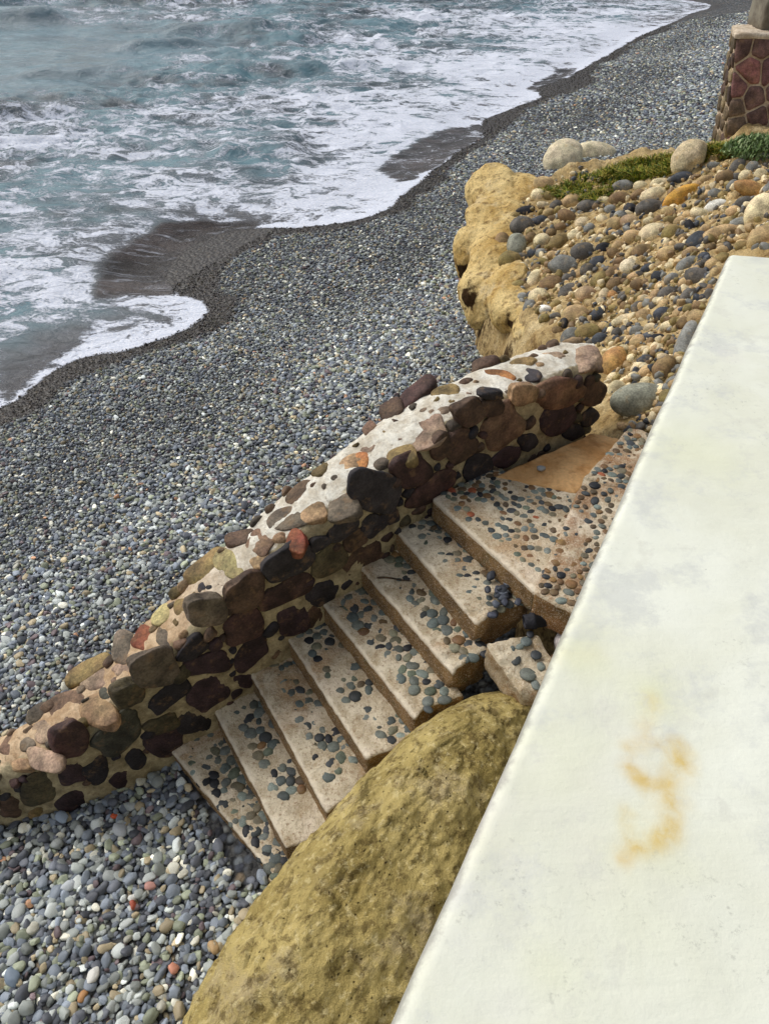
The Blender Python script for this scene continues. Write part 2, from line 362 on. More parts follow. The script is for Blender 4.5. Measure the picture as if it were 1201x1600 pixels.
GREYS = [lin(84, 92, 90), lin(98, 108, 104), lin(64, 68, 70), lin(106, 112, 104), lin(40, 42, 46), lin(120, 118, 98), lin(98, 106, 90), lin(116, 108, 88), lin(72, 78, 78), lin(58, 62, 62), lin(124, 134, 126), lin(112, 118, 112), lin(100, 104, 96)]
INL = []
BROWNS = [lin(122, 92, 62), lin(104, 84, 60), lin(92, 78, 60), lin(136, 104, 66)]
def inlay(step, spots, seed, hgt=.007, brown=0.):
    """flat pebbles set into a step; kept in a list, built further down"""
    r = np.random.default_rng(seed); V0, F0 = ico(2)
    for (P, rad) in spots:
        a = r.uniform(0, 2 * math.pi); el = r.uniform(.68, 1.0); V = V0 * (1 + .1 * fbm(V0 * 1.2 + r.uniform(0, 50), 2, 1))[:, None]
        e1 = np.array([math.cos(a), math.sin(a), 0]); e2 = np.array([-math.sin(a), math.cos(a), 0])
        W = P + V[:, :1] * e1 * rad * 1.26 + V[:, 1:2] * e2 * rad * 1.26 * el + V[:, 2:] * np.array([r.uniform(-.1, .1), r.uniform(-.1, .1), 1]) * rad * .34
        W[:, 2] += -.34 * rad + hgt * r.uniform(.4, .75)
        c = np.array(GREYS[r.integers(len(GREYS))]) * r.uniform(.7, 1.2)
        if r.random() < brown: c = np.array(BROWNS[r.integers(4)]) * r.uniform(.7, 1.1)
        if r.random() < .008: c = np.array(lin(150, 84, 56))
        INL.append((step, P, rad, W, c))
HIDE = np.array([(845, 1100), (812, 1082), (775, 1080), (700, 1102), (640, 1147), (560, 1217), (440, 1372), (265, 1605), (615, 1605), (890, 960), (1010, 690), (1140, 395), (1300, 395), (1300, 1700), (900, 1700)])
def build_inlays():
    pr = project(np.array([i[1] for i in INL])); hid = inside(HIDE, pr[:, 0], pr[:, 1]); sz = np.array([i[2] for i in INL]) / pr[:, 2] * ~hid
    big = set(np.argsort(-sz)[:100].tolist()); F0 = ico(2)[1]; rest = {}
    for k, (st, P, rad, W, c) in enumerate(INL):
        if k in big: link('inlaid_pebble', mesh('inlaid_pebble', W, F0, True, M_INLAY, {'pcol': np.tile([*c, 1], (len(W), 1))}), st)
        else: rest.setdefault(st, []).append((W, c))
    for st, L in rest.items():
        V = np.vstack([w for w, c in L]); nv = len(ico(2)[0]); Fc = np.vstack([F0 + nv * j for j in range(len(L))]); cc = np.vstack([np.tile([*c, 1], (nv, 1)) for w, c in L])
        tag(link('pebble_inlay', mesh('pebble_inlay', V, Fc, True, M_INLAY, {'pcol': cc}), st), kind='stuff')
def scatter(test, nmax, rlo, rhi, seed, dens=1.0, area=(0, 1, 0, 1), wu=1., wv=1.):
    r = np.random.default_rng(seed); pts = []
    for _ in range(nmax * 200):
        if len(pts) >= nmax: break
        u, v = r.uniform(area[0], area[1]), r.uniform(area[2], area[3]); rad = rlo + (rhi - rlo) * r.random() * max(.0, 1 - _ / (nmax * 60))
        if r.random() > test(u, v): continue
        if all(math.hypot((u - a) * wu, (v - b) * wv) > (rad + c) * .95 for a, b, c in pts): pts.append((u, v, rad))
    return pts

stairs = link('stone_staircase', None); stairs.location = A0
tag(stairs, 'weathered concrete beach steps inlaid with dark round pebbles, beside the rough stone wall', 'stairs')
def place(o): o.matrix_parent_inverse = stairs.matrix_world.inverted(); return o
bpy.context.view_layer.update()
def band(u, v, ulo, uhi, vlo, vhi): return 1. if ulo < u < uhi and vlo < v < vhi else 0.
TESTS = [lambda u, v: .9 * band(u, v, .03, .97, .1, .97), lambda u, v: band(u, v, .04, .72, .3, .97),
         lambda u, v: band(u, v, .04, .84, .3, .96), lambda u, v: band(u, v, .04, .62, .25, .96) + band(u, v, .72, .95, .35, .9),
         lambda u, v: band(u, v, .04, .78, .25, .95) + .6 * band(u, v, .75, .97, .3, .8), lambda u, v: .9 * band(u, v, .2, .99, .35, .97) + .3 * band(u, v, .02, .2, .6, 1),
         lambda u, v: .9 * band(u, v, .06, .72, .35, .95) + .6 * band(u, v, .72, .98, .3, .95), lambda u, v: .85 * sstep(.1, .3, v) * (0 if fbm(np.array([[u * 3, v * 3, 0.]]), 2, 3)[0] < -.22 else 1)]
WID = [1.16, 1.1, 1.08, 1.06, 1.05, 1.0, .93, None]
for i in range(8):
    z = RISE * i; e = FRs[i] - FLs[i]; e[2] = 0; eu = unit(e)
    if i < 7:
        FL = FLs[i] - eu * .06; FR = FLs[i] + eu * WID[i]
        e2 = FRs[i + 1] - FLs[i + 1]; e2[2] = 0; e2 = unit(e2); nrm = np.array([-eu[1], eu[0], 0])
        BL = FLs[i + 1] - e2 * .06; BR = FLs[i + 1] + e2 * (WID[i] + .02)
        BL = BL + nrm * .05; BR = BR + nrm * .05; BL[2] = BR[2] = z
        th = .30 if i else .16
        V, Fc, rs = slab(FL, FR, BR, BL, z, th, i + 1, .016, .011, .02, broken=(.06 if i in (4, 5, 6) else .02))
    else:
        FL, FR, BR, BL = at(674, 778, z), at(838, 927, z), at(912, 768, z), at(772, 732, z); th = .2
        V, Fc, rs = slab(FL, FR, BR, BL, z, th, 9, .016, .006, .022)
    fe = unit(FR - FL); fd_ = (V - FL) - ((V - FL) @ fe)[:, None] * fe; lip = np.exp(-np.hypot(fd_[:, 0], fd_[:, 1]) / .05) * (V[:, 2] > z - .03)
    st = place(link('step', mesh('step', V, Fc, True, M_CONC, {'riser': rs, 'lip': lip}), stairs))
    wu = np.linalg.norm(FR - FL); wv = np.linalg.norm(BL - FL)
    nn = [110, 90, 120, 110, 120, 110, 110, 210][i]
    sc = scatter(TESTS[i], nn, (.031, .029, .028, .027, .028, .027, .024, .021)[i], (.047, .043, .041, .04, .04, .039, .035, .033)[i], 40 + i, wu=wu, wv=wv)
    spots = [(((FL * (1 - u) + FR * u) * (1 - v) + (BL * (1 - u) + BR * u) * v) * [1, 1, 0] + [0, 0, z], r) for u, v, r in sc]
    inlay(st, spots, 60 + i, brown=.3 if i == 7 else .04)
# smooth sandy slab behind the top step and the step that turns under the white wall
z8 = RISE * 7
V, Fc, rs = slab(at(772, 744, z8 + .012), at(899, 770, z8 + .012), at(985, 690, z8 + .012), at(925, 676, z8 + .012), z8 + .012, .16, 21, .012, .008)
place(link('sandy_landing', mesh('sandy_landing', V, Fc, True, M_SLAB), stairs))
z9 = z8 + .03
qA = [at(834, 926, z9), at(900, 958, z9), at(1020, 800, z9), at(906, 768, z9)]; qB = [at(906, 768, z9), at(1020, 800, z9), at(1090, 720, z9), at(976, 688, z9)]
ab = (qA[3] - qA[0]) * [1, 1, 0]; WT = ab / (ab @ ab) * .12
V1, F1, r1 = slab(*qA, z9, .24, 22, .012, .010, tilt=WT); V2, F2, r2 = slab(*qB, z9 + .118, .3, 23, .012, .010)
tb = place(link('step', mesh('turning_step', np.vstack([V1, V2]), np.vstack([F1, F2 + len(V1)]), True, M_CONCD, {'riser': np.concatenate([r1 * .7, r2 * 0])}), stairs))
spots = []
for qd, n_, sd in ((qA, 95, 71), (qB, 100, 72)):
    wu = np.linalg.norm(qd[1] - qd[0]); wv = np.linalg.norm(qd[3] - qd[0])
    for u, v, r in scatter(lambda u, v: band(u, v, .06, .97, .03, .97), n_ + 50, .018, .034, sd, wu=wu, wv=wv):
        q0 = (qd[0] * (1 - u) + qd[1] * u) * (1 - v) + (qd[3] * (1 - u) + qd[2] * u) * v; spots.append((q0 * [1, 1, 0] + [0, 0, z9 + (((q0 - qA[0]) * [1, 1, 0]) @ WT if sd == 71 else .118)], r))
inlay(tb, spots, 73, brown=.5)
# broken corner of the seventh step, cracked off and dropped
zc = 1.075
V, Fc, rs = slab(at(757, 1003, zc), at(822, 1078, zc), at(905, 1060, zc), at(838, 986, zc), zc, .24, 31, .03, .022, .02, .08, tilt=np.array([-.10, .16, 0]))
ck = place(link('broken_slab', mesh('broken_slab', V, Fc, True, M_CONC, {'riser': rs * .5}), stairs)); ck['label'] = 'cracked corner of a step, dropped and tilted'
spots = [(np.array([*at(px, py, zc)[:2], zc + .012 + (at(px, py, zc) - at(757, 1003, zc)) @ np.array([-.10, .16, 0])]), r) for px, py, r in ((806, 1026, .034), (826, 1046, .04), (822, 1000, .03), (838, 1018, .028), (812, 1008, .024), (846, 1034, .026), (800, 1012, .02), (838, 1060, .03), (828, 990, .024))]
inlay(ck, spots, 75, .01)
build_inlays()

# ------------------------------------------------------------------ rough stone wall along the steps
TT = [-1.7, -1.4, -1.0, -.77, -.58, -.24, .076, .48, .78, 1.0, 1.33, 1.65, 1.94, 2.39, 2.7, 3.5, 3.9]
TZ = [-.14, .04, .25, .38, .47, .60, .81, 1.05, 1.22, 1.34, 1.47, 1.575, 1.68, 1.79, 1.81, 1.83, 1.83]
def w_off(t): return np.interp(t, [-1.7, -1.1, -.73, -.33, 0, 4], [-.46, -.24, -.1, -.025, 0.0, 0.0])
def w_top(t): return np.interp(t, TT, TZ)
def w_wid(t): return np.interp(t, [-1.7, -.7, -.3, 1., 2., 3.2, 3.7], [.34, .34, .40, .42, .46, .46, .40])
def w_base(t): return np.where(np.asarray(t) < 0, -.35, np.minimum(.61 * np.asarray(t) - .35, .6))
ts = np.arange(-1.65, 3.70, .022); prof = []
NP = 64
ringV = []; capA = []
for t in ts:
    zt, zb_, wd, of = float(w_top(t)), float(w_base(t)), float(w_wid(t)), float(w_off(t))
    endk = math.sqrt(max(0., 1 - max(0, (t - 3.45) / .25) ** 2)) if t > 3.45 else 1.
    pts = []; cs = []
    hface = zt - zb_; r = .10; L1 = hface - r; L2 = r * 1.57; L3 = wd - 2 * r; L4 = L2; L5 = L1; tot = L1 + L2 + L3 + L4 + L5
    for k in range(NP):
        l = tot * k / (NP - 1)
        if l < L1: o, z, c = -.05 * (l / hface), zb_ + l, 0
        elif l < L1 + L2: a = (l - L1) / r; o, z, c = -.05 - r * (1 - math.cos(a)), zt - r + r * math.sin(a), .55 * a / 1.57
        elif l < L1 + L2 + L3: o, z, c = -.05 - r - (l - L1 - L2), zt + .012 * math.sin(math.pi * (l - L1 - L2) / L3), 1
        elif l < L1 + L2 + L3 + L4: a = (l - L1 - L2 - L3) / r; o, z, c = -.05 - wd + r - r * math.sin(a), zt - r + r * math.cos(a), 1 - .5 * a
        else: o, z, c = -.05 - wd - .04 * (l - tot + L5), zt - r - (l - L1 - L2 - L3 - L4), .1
        oc = -wd / 2 - .05; o = oc + (o - oc) * endk
        pts.append(A0 * [1, 1, 0] + D * t + NF * (of + o) + np.array([0, 0, z])); cs.append(c)
    ringV.append(pts); capA.append(cs)
RV = np.array(ringV); CA = np.array(capA)
nz = fbm(RV * 6, 4, 5); nrm = np.cross(np.gradient(RV, axis=0), np.gradient(RV, axis=1)); nrm /= np.linalg.norm(nrm, axis=2)[..., None] + 1e-9
RV = RV - nrm * (.016 * nz + .014 * fbm(RV * 16, 4, 8))[..., None]
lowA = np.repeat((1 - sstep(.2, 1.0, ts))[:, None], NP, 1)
WALL = link('stone_wall', None); WALL.location = A0
tag(WALL, 'low rubble stone wall with white mortar top sloping down beside the beach steps', 'wall')
bpy.context.view_layer.update(); WINV = WALL.matrix_world.inverted()
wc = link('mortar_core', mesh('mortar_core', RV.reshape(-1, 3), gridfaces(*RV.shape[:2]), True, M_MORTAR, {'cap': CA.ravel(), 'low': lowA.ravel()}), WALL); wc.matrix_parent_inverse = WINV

C = dict(blk=(46, 42, 46), chr=(58, 54, 56), pur=(62, 46, 50), mar=(74, 52, 48), dbr=(84, 64, 52), brn=(112, 88, 70), red=(122, 66, 48), rbr=(112, 82, 64), oli=(124, 104, 66), tan=(160, 130, 98),
         pnk=(152, 128, 108), gbr=(104, 92, 78), pol=(164, 150, 104), rus=(148, 98, 58), gry=(150, 156, 162), dol=(82, 74, 54), gre=(72, 70, 60))
S6, S5, S1 = (.35, 0, 940), (.35, 560, 520), (.5, 0, 800); SP = (1, 0, 0)
ST = [  # scale set, x, y, half-long, half-short, tilt, colour, face or top
 (S6, 390, 305, 112, 42, 42, 'oli', 't'), (S6, 550, 205, 72, 50, 80, 'gbr', 't'), (S6, 640, 160, 54, 42, 70, 'red', 't'), (S6, 738, 165, 48, 40, 80, 'gbr', 't'), (S6, 435, 355, 78, 38, 35, 'pnk', 't'),
 (S6, 305, 450, 85, 44, 20, 'brn', 't'), (S6, 205, 570, 58, 48, 30, 'pnk', 't'), (S6, 445, 490, 80, 66, -30, 'tan', 't'), (S6, 700, 300, 108, 76, 10, 'gbr', 'f'), (S6, 560, 300, 60, 30, 20, 'pnk', 't'),
 (S6, 575, 425, 68, 48, 20, 'dol', 'f'), (S6, 475, 410, 24, 30, 10, 'gre', 't'), (S6, 523, 385, 24, 19, 0, 'gry', 't'), (S6, 320, 635, 82, 76, 20, 'mar', 'f'), (S6, 200, 705, 78, 50, -10, 'pnk', 't'),
 (S6, 125, 635, 38, 28, 20, 'gbr', 't'), (S6, 45, 640, 46, 34, 60, 'brn', 't'), (S6, 185, 845, 86, 70, 20, 'dol', 'f'), (S6, 55, 925, 58, 46, 10, 'dbr', 'f'), (S6, 92, 728, 42, 26, 10, 'tan', 't'),
 (S6, 530, 600, 122, 66, 40, 'gre', 'f'), (S6, 755, 430, 98, 48, 30, 'blk', 'f'), (S6, 940, 415, 96, 62, 38, 'pur', 'f'), (S6, 870, 218, 82, 38, 35, 'blk', 'f'), (S6, 920, 282, 112, 46, 12, 'pur', 'f'),
 (S6, 1090, 125, 96, 66, 28, 'mar', 'f'), (S6, 1130, 232, 96, 52, 38, 'pur', 'f'), (S6, 930, 48, 82, 62, 10, 'gbr', 'f'), (S6, 720, 60, 56, 32, 50, 'pol', 't'), (S6, 825, 30, 42, 42, 0, 'oli', 't'),
 (S6, 330, 772, 62, 50, 20, 'pur', 'f'), (S6, 437, 750, 62, 50, 40, 'blk', 'f'), (S6, 352, 882, 98, 40, 25, 'pur', 'f'), (S6, 610, 705, 46, 42, 20, 'blk', 'f'), (S6, 742, 640, 86, 64, 25, 'pur', 'f'),
 (S6, 732, 552, 90, 38, 28, 'dol', 'f'), (S6, 868, 538, 76, 50, 10, 'blk', 'f'), (S6, 1080, 357, 46, 34, 10, 'pur', 'f'), (S6, 965, 198, 32, 22, 40, 'pur', 'f'), (S6, 560, 792, 82, 36, 15, 'pur', 'f'), (S6, 180, 935, 62, 22, 25, 'oli', 'f'),
 (S1, 650, 165, 78, 32, 42, 'oli', 't'), (S1, 725, 165, 56, 44, -20, 'pol', 't'), (S1, 655, 232, 34, 20, 20, 'blk', 't'), (S1, 812, 97, 42, 34, 60, 'brn', 't'), (S1, 765, 80, 60, 24, 10, 'dbr', 't'),
 (S1, 925, 92, 38, 28, 85, 'red', 't'), (S1, 900, 20, 62, 36, 20, 'gbr', 't'), (S1, 905, 160, 78, 46, 35, 'chr', 'f'), (S1, 770, 258, 70, 48, 25, 'dbr', 'f'), (S1, 892, 255, 88, 36, 25, 'mar', 'f'),
 (S1, 1025, 160, 62, 40, 35, 'dol', 'f'), (S1, 1075, 55, 56, 30, 35, 'chr', 'f'), (S1, 1110, 92, 36, 28, 30, 'dbr', 'f'), (S1, 1135, 162, 72, 48, 35, 'dbr', 'f'), (S1, 1020, 255, 58, 36, 35, 'blk', 'f'),
 (S1, 915, 342, 52, 46, 20, 'pur', 'f'), (S1, 1000, 100, 34, 18, 30, 'chr', 'f'), (S1, 985, 330, 36, 30, 60, 'dbr', 'f'), (S1, 815, 155, 32, 20, 20, 'tan', 't'), (S1, 1160, 45, 38, 26, 35, 'chr', 'f'),
 (S5, 85, 720, 102, 86, -10, 'chr', 'f'), (S5, 290, 440, 102, 62, 20, 'pnk', 't'), (S5, 192, 548, 62, 38, 15, 'oli', 't'), (S5, 250, 622, 76, 66, 30, 'mar', 'f'), (S5, 330, 700, 128, 46, 30, 'mar', 'f'),
 (S5, 500, 362, 66, 50, 30, 'dbr', 'f'), (S5, 600, 335, 50, 38, 15, 'dbr', 'f'), (S5, 650, 422, 112, 76, 45, 'brn', 'f'), (S5, 457, 520, 84, 58, 50, 'dbr', 'f'), (S5, 535, 597, 72, 50, 35, 'blk', 'f'),
 (S5, 665, 558, 72, 44, 35, 'pur', 'f'), (S5, 620, 195, 82, 28, -5, 'rus', 't'), (S5, 390, 262, 60, 28, 0, 'oli', 't'), (S5, 265, 252, 88, 32, 35, 'mar', 't'), (S5, 725, 140, 66, 22, 5, 'oli', 't'),
 (S5, 855, 108, 60, 20, -3, 'pnk', 't'), (S5, 1018, 108, 62, 40, 8, 'pnk', 't'), (S5, 770, 190, 42, 24, -15, 'chr', 't'), (S5, 605, 280, 52, 18, 0, 'chr', 'f'), (S5, 750, 282, 60, 44, 5, 'tan', 'f'),
 (S5, 905, 275, 102, 56, 20, 'rbr', 'f'), (S5, 1050, 268, 62, 56, 60, 'dbr', 'f'), (S5, 895, 387, 86, 64, 50, 'pur', 'f'), (S5, 962, 450, 42, 34, 40, 'blk', 'f'), (S5, 760, 492, 42, 34, 30, 'blk', 'f'),
 (S5, 1035, 385, 42, 30, 40, 'chr', 'f'), (S5, 380, 512, 62, 38, 50, 'dbr', 'f'), (S5, 145, 335, 52, 38, 30, 'dbr', 't'), (S5, 45, 425, 32, 22, 40, 'brn', 't'), (S5, 105, 470, 32, 24, 40, 'oli', 't'),
 (S5, 12, 568, 36, 30, 70, 'rus', 't'), (S5, 560, 130, 62, 20, 15, 'dbr', 't'), (S5, 150, 820, 42, 30, 30, 'blk', 'f'), (S5, 70, 872, 62, 38, 35, 'blk', 'f'),
 (SP, 534, 792, 25, 18, 20, 'gbr', 't'), (SP, 550, 722, 22, 11, 30, 'tan', 't'), (SP, 470, 768, 24, 12, 40, 'brn', 't'), (SP, 487, 800, 20, 14, 20, 'tan', 't')]
UPV = np.array([0, 0, 1.])
def top_hit(px, py):
    z = 1.
    for _ in range(30):
        P = at(px, py, z); z = .5 * z + .5 * float(w_top((P - A0) @ D))
    return at(px, py, z)
def face_hit(px, py):
    o = 0.
    for _ in range(12):
        P = onplane(px, py, A0 + NF * (o - .02), NF); o = float(w_off((P - A0) @ D))
    return P
def embed(name, scs, hit, normal, mat, k, seed, parent, inv, out=.03, deep=.1, facets=10, cut=.74, sub=4):
    (s, ox, oy), x, y, a, b_, ang = scs
    cx, cy = ox + x * s, oy + y * s; ca, sa = math.cos(math.radians(ang)), math.sin(math.radians(ang))
    Pc = hit(cx, cy); e1 = hit(cx + a * s * ca, cy - a * s * sa) - Pc; e2 = hit(cx - b_ * s * sa, cy - b_ * s * ca) - Pc
    V, Fc = rockshape(seed, sub, facets, cut, .10, 1.5, .025); pn = (np.abs(V) ** 3.2).sum(1) ** (1 / 3.2); V = V * (np.linalg.norm(V, axis=1) / pn)[:, None] ** .9
    W = V[:, :1] * e1 * 1.15 + V[:, 1:2] * e2 * 1.15 + V[:, 2:] * (normal * deep)
    h = W @ normal + out - deep * .82; h2 = np.where(h > 0, h * .34, h); W = W + normal * (h2 - h)[:, None]
    o = link(name, mesh(name, W, Fc, True, mat), parent); o.location = Pc + normal * (out - deep * .82)
    return o
r_ = np.random.default_rng(5)
for i, (ss_, x, y, a, b_, ang, c, k) in enumerate(ST):
    t = (at(ss_[1] + x * ss_[0], ss_[2] + y * ss_[0], .8) - A0) @ D
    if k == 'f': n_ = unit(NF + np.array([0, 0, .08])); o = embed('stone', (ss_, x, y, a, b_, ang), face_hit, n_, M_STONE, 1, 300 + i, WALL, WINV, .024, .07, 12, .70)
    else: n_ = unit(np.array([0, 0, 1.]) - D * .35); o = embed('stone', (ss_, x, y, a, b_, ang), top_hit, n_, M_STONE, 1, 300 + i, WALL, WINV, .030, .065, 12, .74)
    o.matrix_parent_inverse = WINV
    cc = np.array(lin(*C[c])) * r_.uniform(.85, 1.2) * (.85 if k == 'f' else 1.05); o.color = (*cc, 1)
    if c == 'red': o['label'] = 'small rusty red stone'
    if c == 'gry': o['label'] = 'small pale grey pebble in the mortar'

# smaller filling stones between the large ones
rf = np.random.default_rng(77); used = [(ss_[1] + x * ss_[0], ss_[2] + y * ss_[0], .5 * (a + b_) * ss_[0]) for ss_, x, y, a, b_, ang, c, k in ST]; FV, FF, FCc, nf = [], [], [], 0
for _ in range(6000):
    t = rf.uniform(-1.5, 3.6); top_ = rf.random() < (.5 if t < .9 else .3)
    if top_: wd = float(w_wid(t)); P0 = A0 * [1, 1, 0] + D * t + NF * (float(w_off(t)) - .05 - rf.uniform(.02, wd - .02)) + UPV * (float(w_top(t)) + .0); nn = unit(np.array([0, 0, 1.]) - D * .35)
    else: z = rf.uniform(max(float(w_base(t)) + .18, -.12), float(w_top(t)) - .04); P0 = A0 * [1, 1, 0] + D * t + NF * (float(w_off(t)) - .02) + UPV * z; nn = NF
    px, py, _ = project(P0); sc = np.linalg.norm(P0 - CAM) / F; r = rf.uniform(5, 15)
    if any(math.hypot(px - a, py - b_) < (c + r) * .86 for a, b_, c in used) or len(FV) > 190: continue
    used.append((px, py, r)); an = rf.uniform(0, 1) + .3; tx = unit(D + UPV * .61 * (1 if not top_ else .4)); ty = unit(np.cross(nn, tx))
    V, Fc = rockshape(2000 + len(FV), 3, 10, .68, .1, 1.5, .02); pn = (np.abs(V) ** 3) .sum(1) ** (1 / 3); V = V * (np.linalg.norm(V, axis=1) / pn)[:, None] ** .8
    W = P0 + nn * (-.032) + (V[:, :1] * tx * 1.25 + V[:, 1:2] * ty * .95) * r * sc * 1.1 + V[:, 2:] * nn * .055
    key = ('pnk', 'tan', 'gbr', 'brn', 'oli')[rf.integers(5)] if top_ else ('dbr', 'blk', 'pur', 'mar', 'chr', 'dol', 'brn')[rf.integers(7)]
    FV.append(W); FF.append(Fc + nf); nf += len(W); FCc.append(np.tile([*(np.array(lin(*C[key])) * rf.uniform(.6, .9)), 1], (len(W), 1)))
M_FILL = mat_stone('fill_stone', 'vert', 1.6, .6, .9, .012, .72)
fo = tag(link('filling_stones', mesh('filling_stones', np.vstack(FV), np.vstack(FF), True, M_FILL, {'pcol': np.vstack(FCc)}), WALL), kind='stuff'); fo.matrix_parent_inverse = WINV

# ------------------------------------------------------------------ big yellow boulder beside the steps
cy_, sy_ = math.cos(.85), math.sin(.85)
def eul(y, pt, rl):
    c, s = math.cos(y), math.sin(y); Rz = np.array([[c, -s, 0], [s, c, 0], [0, 0, 1]]); c, s = math.cos(pt), math.sin(pt); Ry = np.array([[c, 0, -s], [0, 1, 0], [s, 0, c]])
    c, s = math.cos(rl), math.sin(rl); return Rz @ Ry @ np.array([[1, 0, 0], [0, c, -s], [0, s, c]])
V, Fc = ico(7); bc = np.array([-.13, 1.15, .315])
n1 = fbm(V * 1.6 + 4, 3, 2)
Wb = V * (1 + .05 * n1)[:, None]; Wb = Wb * np.array([1.819, .555, .787]) @ eul(.964, .134, -.247).T
rid = 1 - np.abs(fbm(Wb * 3.2 + 2, 4, 6)) * 2
Wb = Wb + V * (.034 * rid + .045 * fbm(Wb * 6, 6, 3, .65) + .02 * np.clip(fbm(Wb * 2.2 + 3, 2, 81) * 2.5, -1, 1) + .016 * (1 - 2 * np.abs(fbm(Wb * 14, 4, 8))) + .012 * fbm(Wb * 40, 3, 4) - .03 * sstep(.3, .5, fbm(Wb * 5 + 7, 2, 15)))[:, None]
dc = at(415, 1395, .2) - bc; Wb = Wb + (unit([.75, -.66, 0]) * .12)[None] * np.exp(-(np.linalg.norm(Wb - dc, axis=1) / .42) ** 2)[:, None]
bo = link('boulder', mesh('boulder', Wb, Fc, True, M_BOULD), loc=bc)
tag(bo, 'huge long mossy yellow boulder wedged between the steps and the white wall', 'boulder')

# ------------------------------------------------------------------ white plastered terrace wall under the camera
ZP = H - 1.0
pA, pB = at(610, 1600, ZP)[:2], at(1137, 395, ZP)[:2]; ed = unit(np.append(pB - pA, 0))[:2]; fd = unit(np.append(at(1201, 400, ZP)[:2] - pB, 0))[:2]
L_ = 5.2; Wd = 2.2; en = np.array([-ed[1], ed[0]])
res = .012; fine_u = np.concatenate([np.arange(0, .06, .006), np.arange(.06, 2.75, res), np.arange(2.75, L_, .1)])
fine_v = np.concatenate([np.arange(0, .06, .006), np.arange(.06, .75, res), np.arange(.75, Wd, .08)])
def wallpt(u, v): return pB[None] - ed[None] * u[:, None] + fd[None] * v[:, None]
U_, V_ = np.meshgrid(fine_u, fine_v, indexing='ij'); Pxy = wallpt(U_.ravel(), V_.ravel())
er = .022; du = np.minimum(U_, er).ravel(); dv = np.minimum(V_, er).ravel()
zt = ZP - (er - np.sqrt(np.maximum(er ** 2 - (er - dv) ** 2, 0))) - (er - np.sqrt(np.maximum(er ** 2 - (er - du) ** 2, 0)))
P = np.column_stack([Pxy, zt]); edge_n = fbm(P * [9, 9, 0] + 3, 4, 12)
P[:, :2] += (-en[None] * -1) * 0
near = np.exp(-V_.ravel() / .03); P[:, :2] += -fd[None] * (near * (.004 * fbm(P * [3, 3, 0], 3, 12) + 0.0008 * fbm(P * 40, 3, 2)))[:, None]
P[:, 2] += .003 * fbm(P * [3, 3, 0], 3, 4) + .0012 * fbm(P * [24, 24, 0], 3, 14)
# rust stain, from marks seen on the wall
def stain_at(lst):
    s = np.zeros(len(P))
    for px, py, rx, w in lst:
        c = at(px, py, ZP); e = at(px + rx, py, ZP); r = np.linalg.norm(e - c)
        nzv = fbm(P * [22, 22, 0] + 5, 4, 33); d = np.hypot(P[:, 0] - c[0], (P[:, 1] - c[1]))
        s = np.maximum(s, w * np.exp(-(d / (r * (1 + .6 * nzv))) ** 2))
    return s
def stain_lines(lst):
    s = np.zeros(len(P)); nzv = fbm(P * [16, 16, 0] + 5, 4, 33); nz2 = fbm(P * [60, 60, 0] + 5, 3, 34)
    Q = P[:, :2] + .012 * np.stack([fbm(P * [14, 14, 0], 3, 35), fbm(P * [14, 14, 0] + 9, 3, 36)], -1)
    for pts_, w, st_ in lst:
        L = smoothline(np.array([at(px, py, ZP)[:2] for px, py in pts_]), 6); r = np.linalg.norm(at(600 + w, 1200, ZP) - at(600, 1200, ZP))
        s = np.maximum(s, st_ * np.exp(-(dline(L, Q[:, 0], Q[:, 1]) / (r * 1.15 * (1 + .55 * nzv))) ** 2))
    return s * (1 + .5 * nz2)
stn = stain_lines([([(1016, 1095), (1010, 1130), (1006, 1148)], 15, .35), ([(983, 1160), (984, 1172)], 13, .5), ([(985, 1165), (1010, 1155), (1030, 1164), (1055, 1160), (1076, 1178), (1078, 1200), (1068, 1225)], 17, .42), ([(984, 1200), (1000, 1218), (1022, 1232), (1044, 1245)], 18, .62),
    ([(1066, 1195), (1052, 1240), (1054, 1270), (1046, 1300), (1022, 1316), (992, 1330), (976, 1336)], 19, .55), ([(970, 1262), (974, 1290), (978, 1325)], 15, .36), ([(880, 1030), (930, 1022)], 26, .14), ([(1020, 1240), (1008, 1262)], 16, .22), ([(1000, 1180), (1040, 1200)], 26, .15)])
grn = stain_at([(1020, 1085, 40, .8), (1000, 1450, 60, .2), (860, 1520, 60, .35), (905, 1025, 45, .6), (1080, 700, 70, .4), (760, 1330, 60, .25), (870, 1180, 70, .3), (1000, 1330, 70, .4)])
nA = len(P); G = gridfaces(*U_.shape)
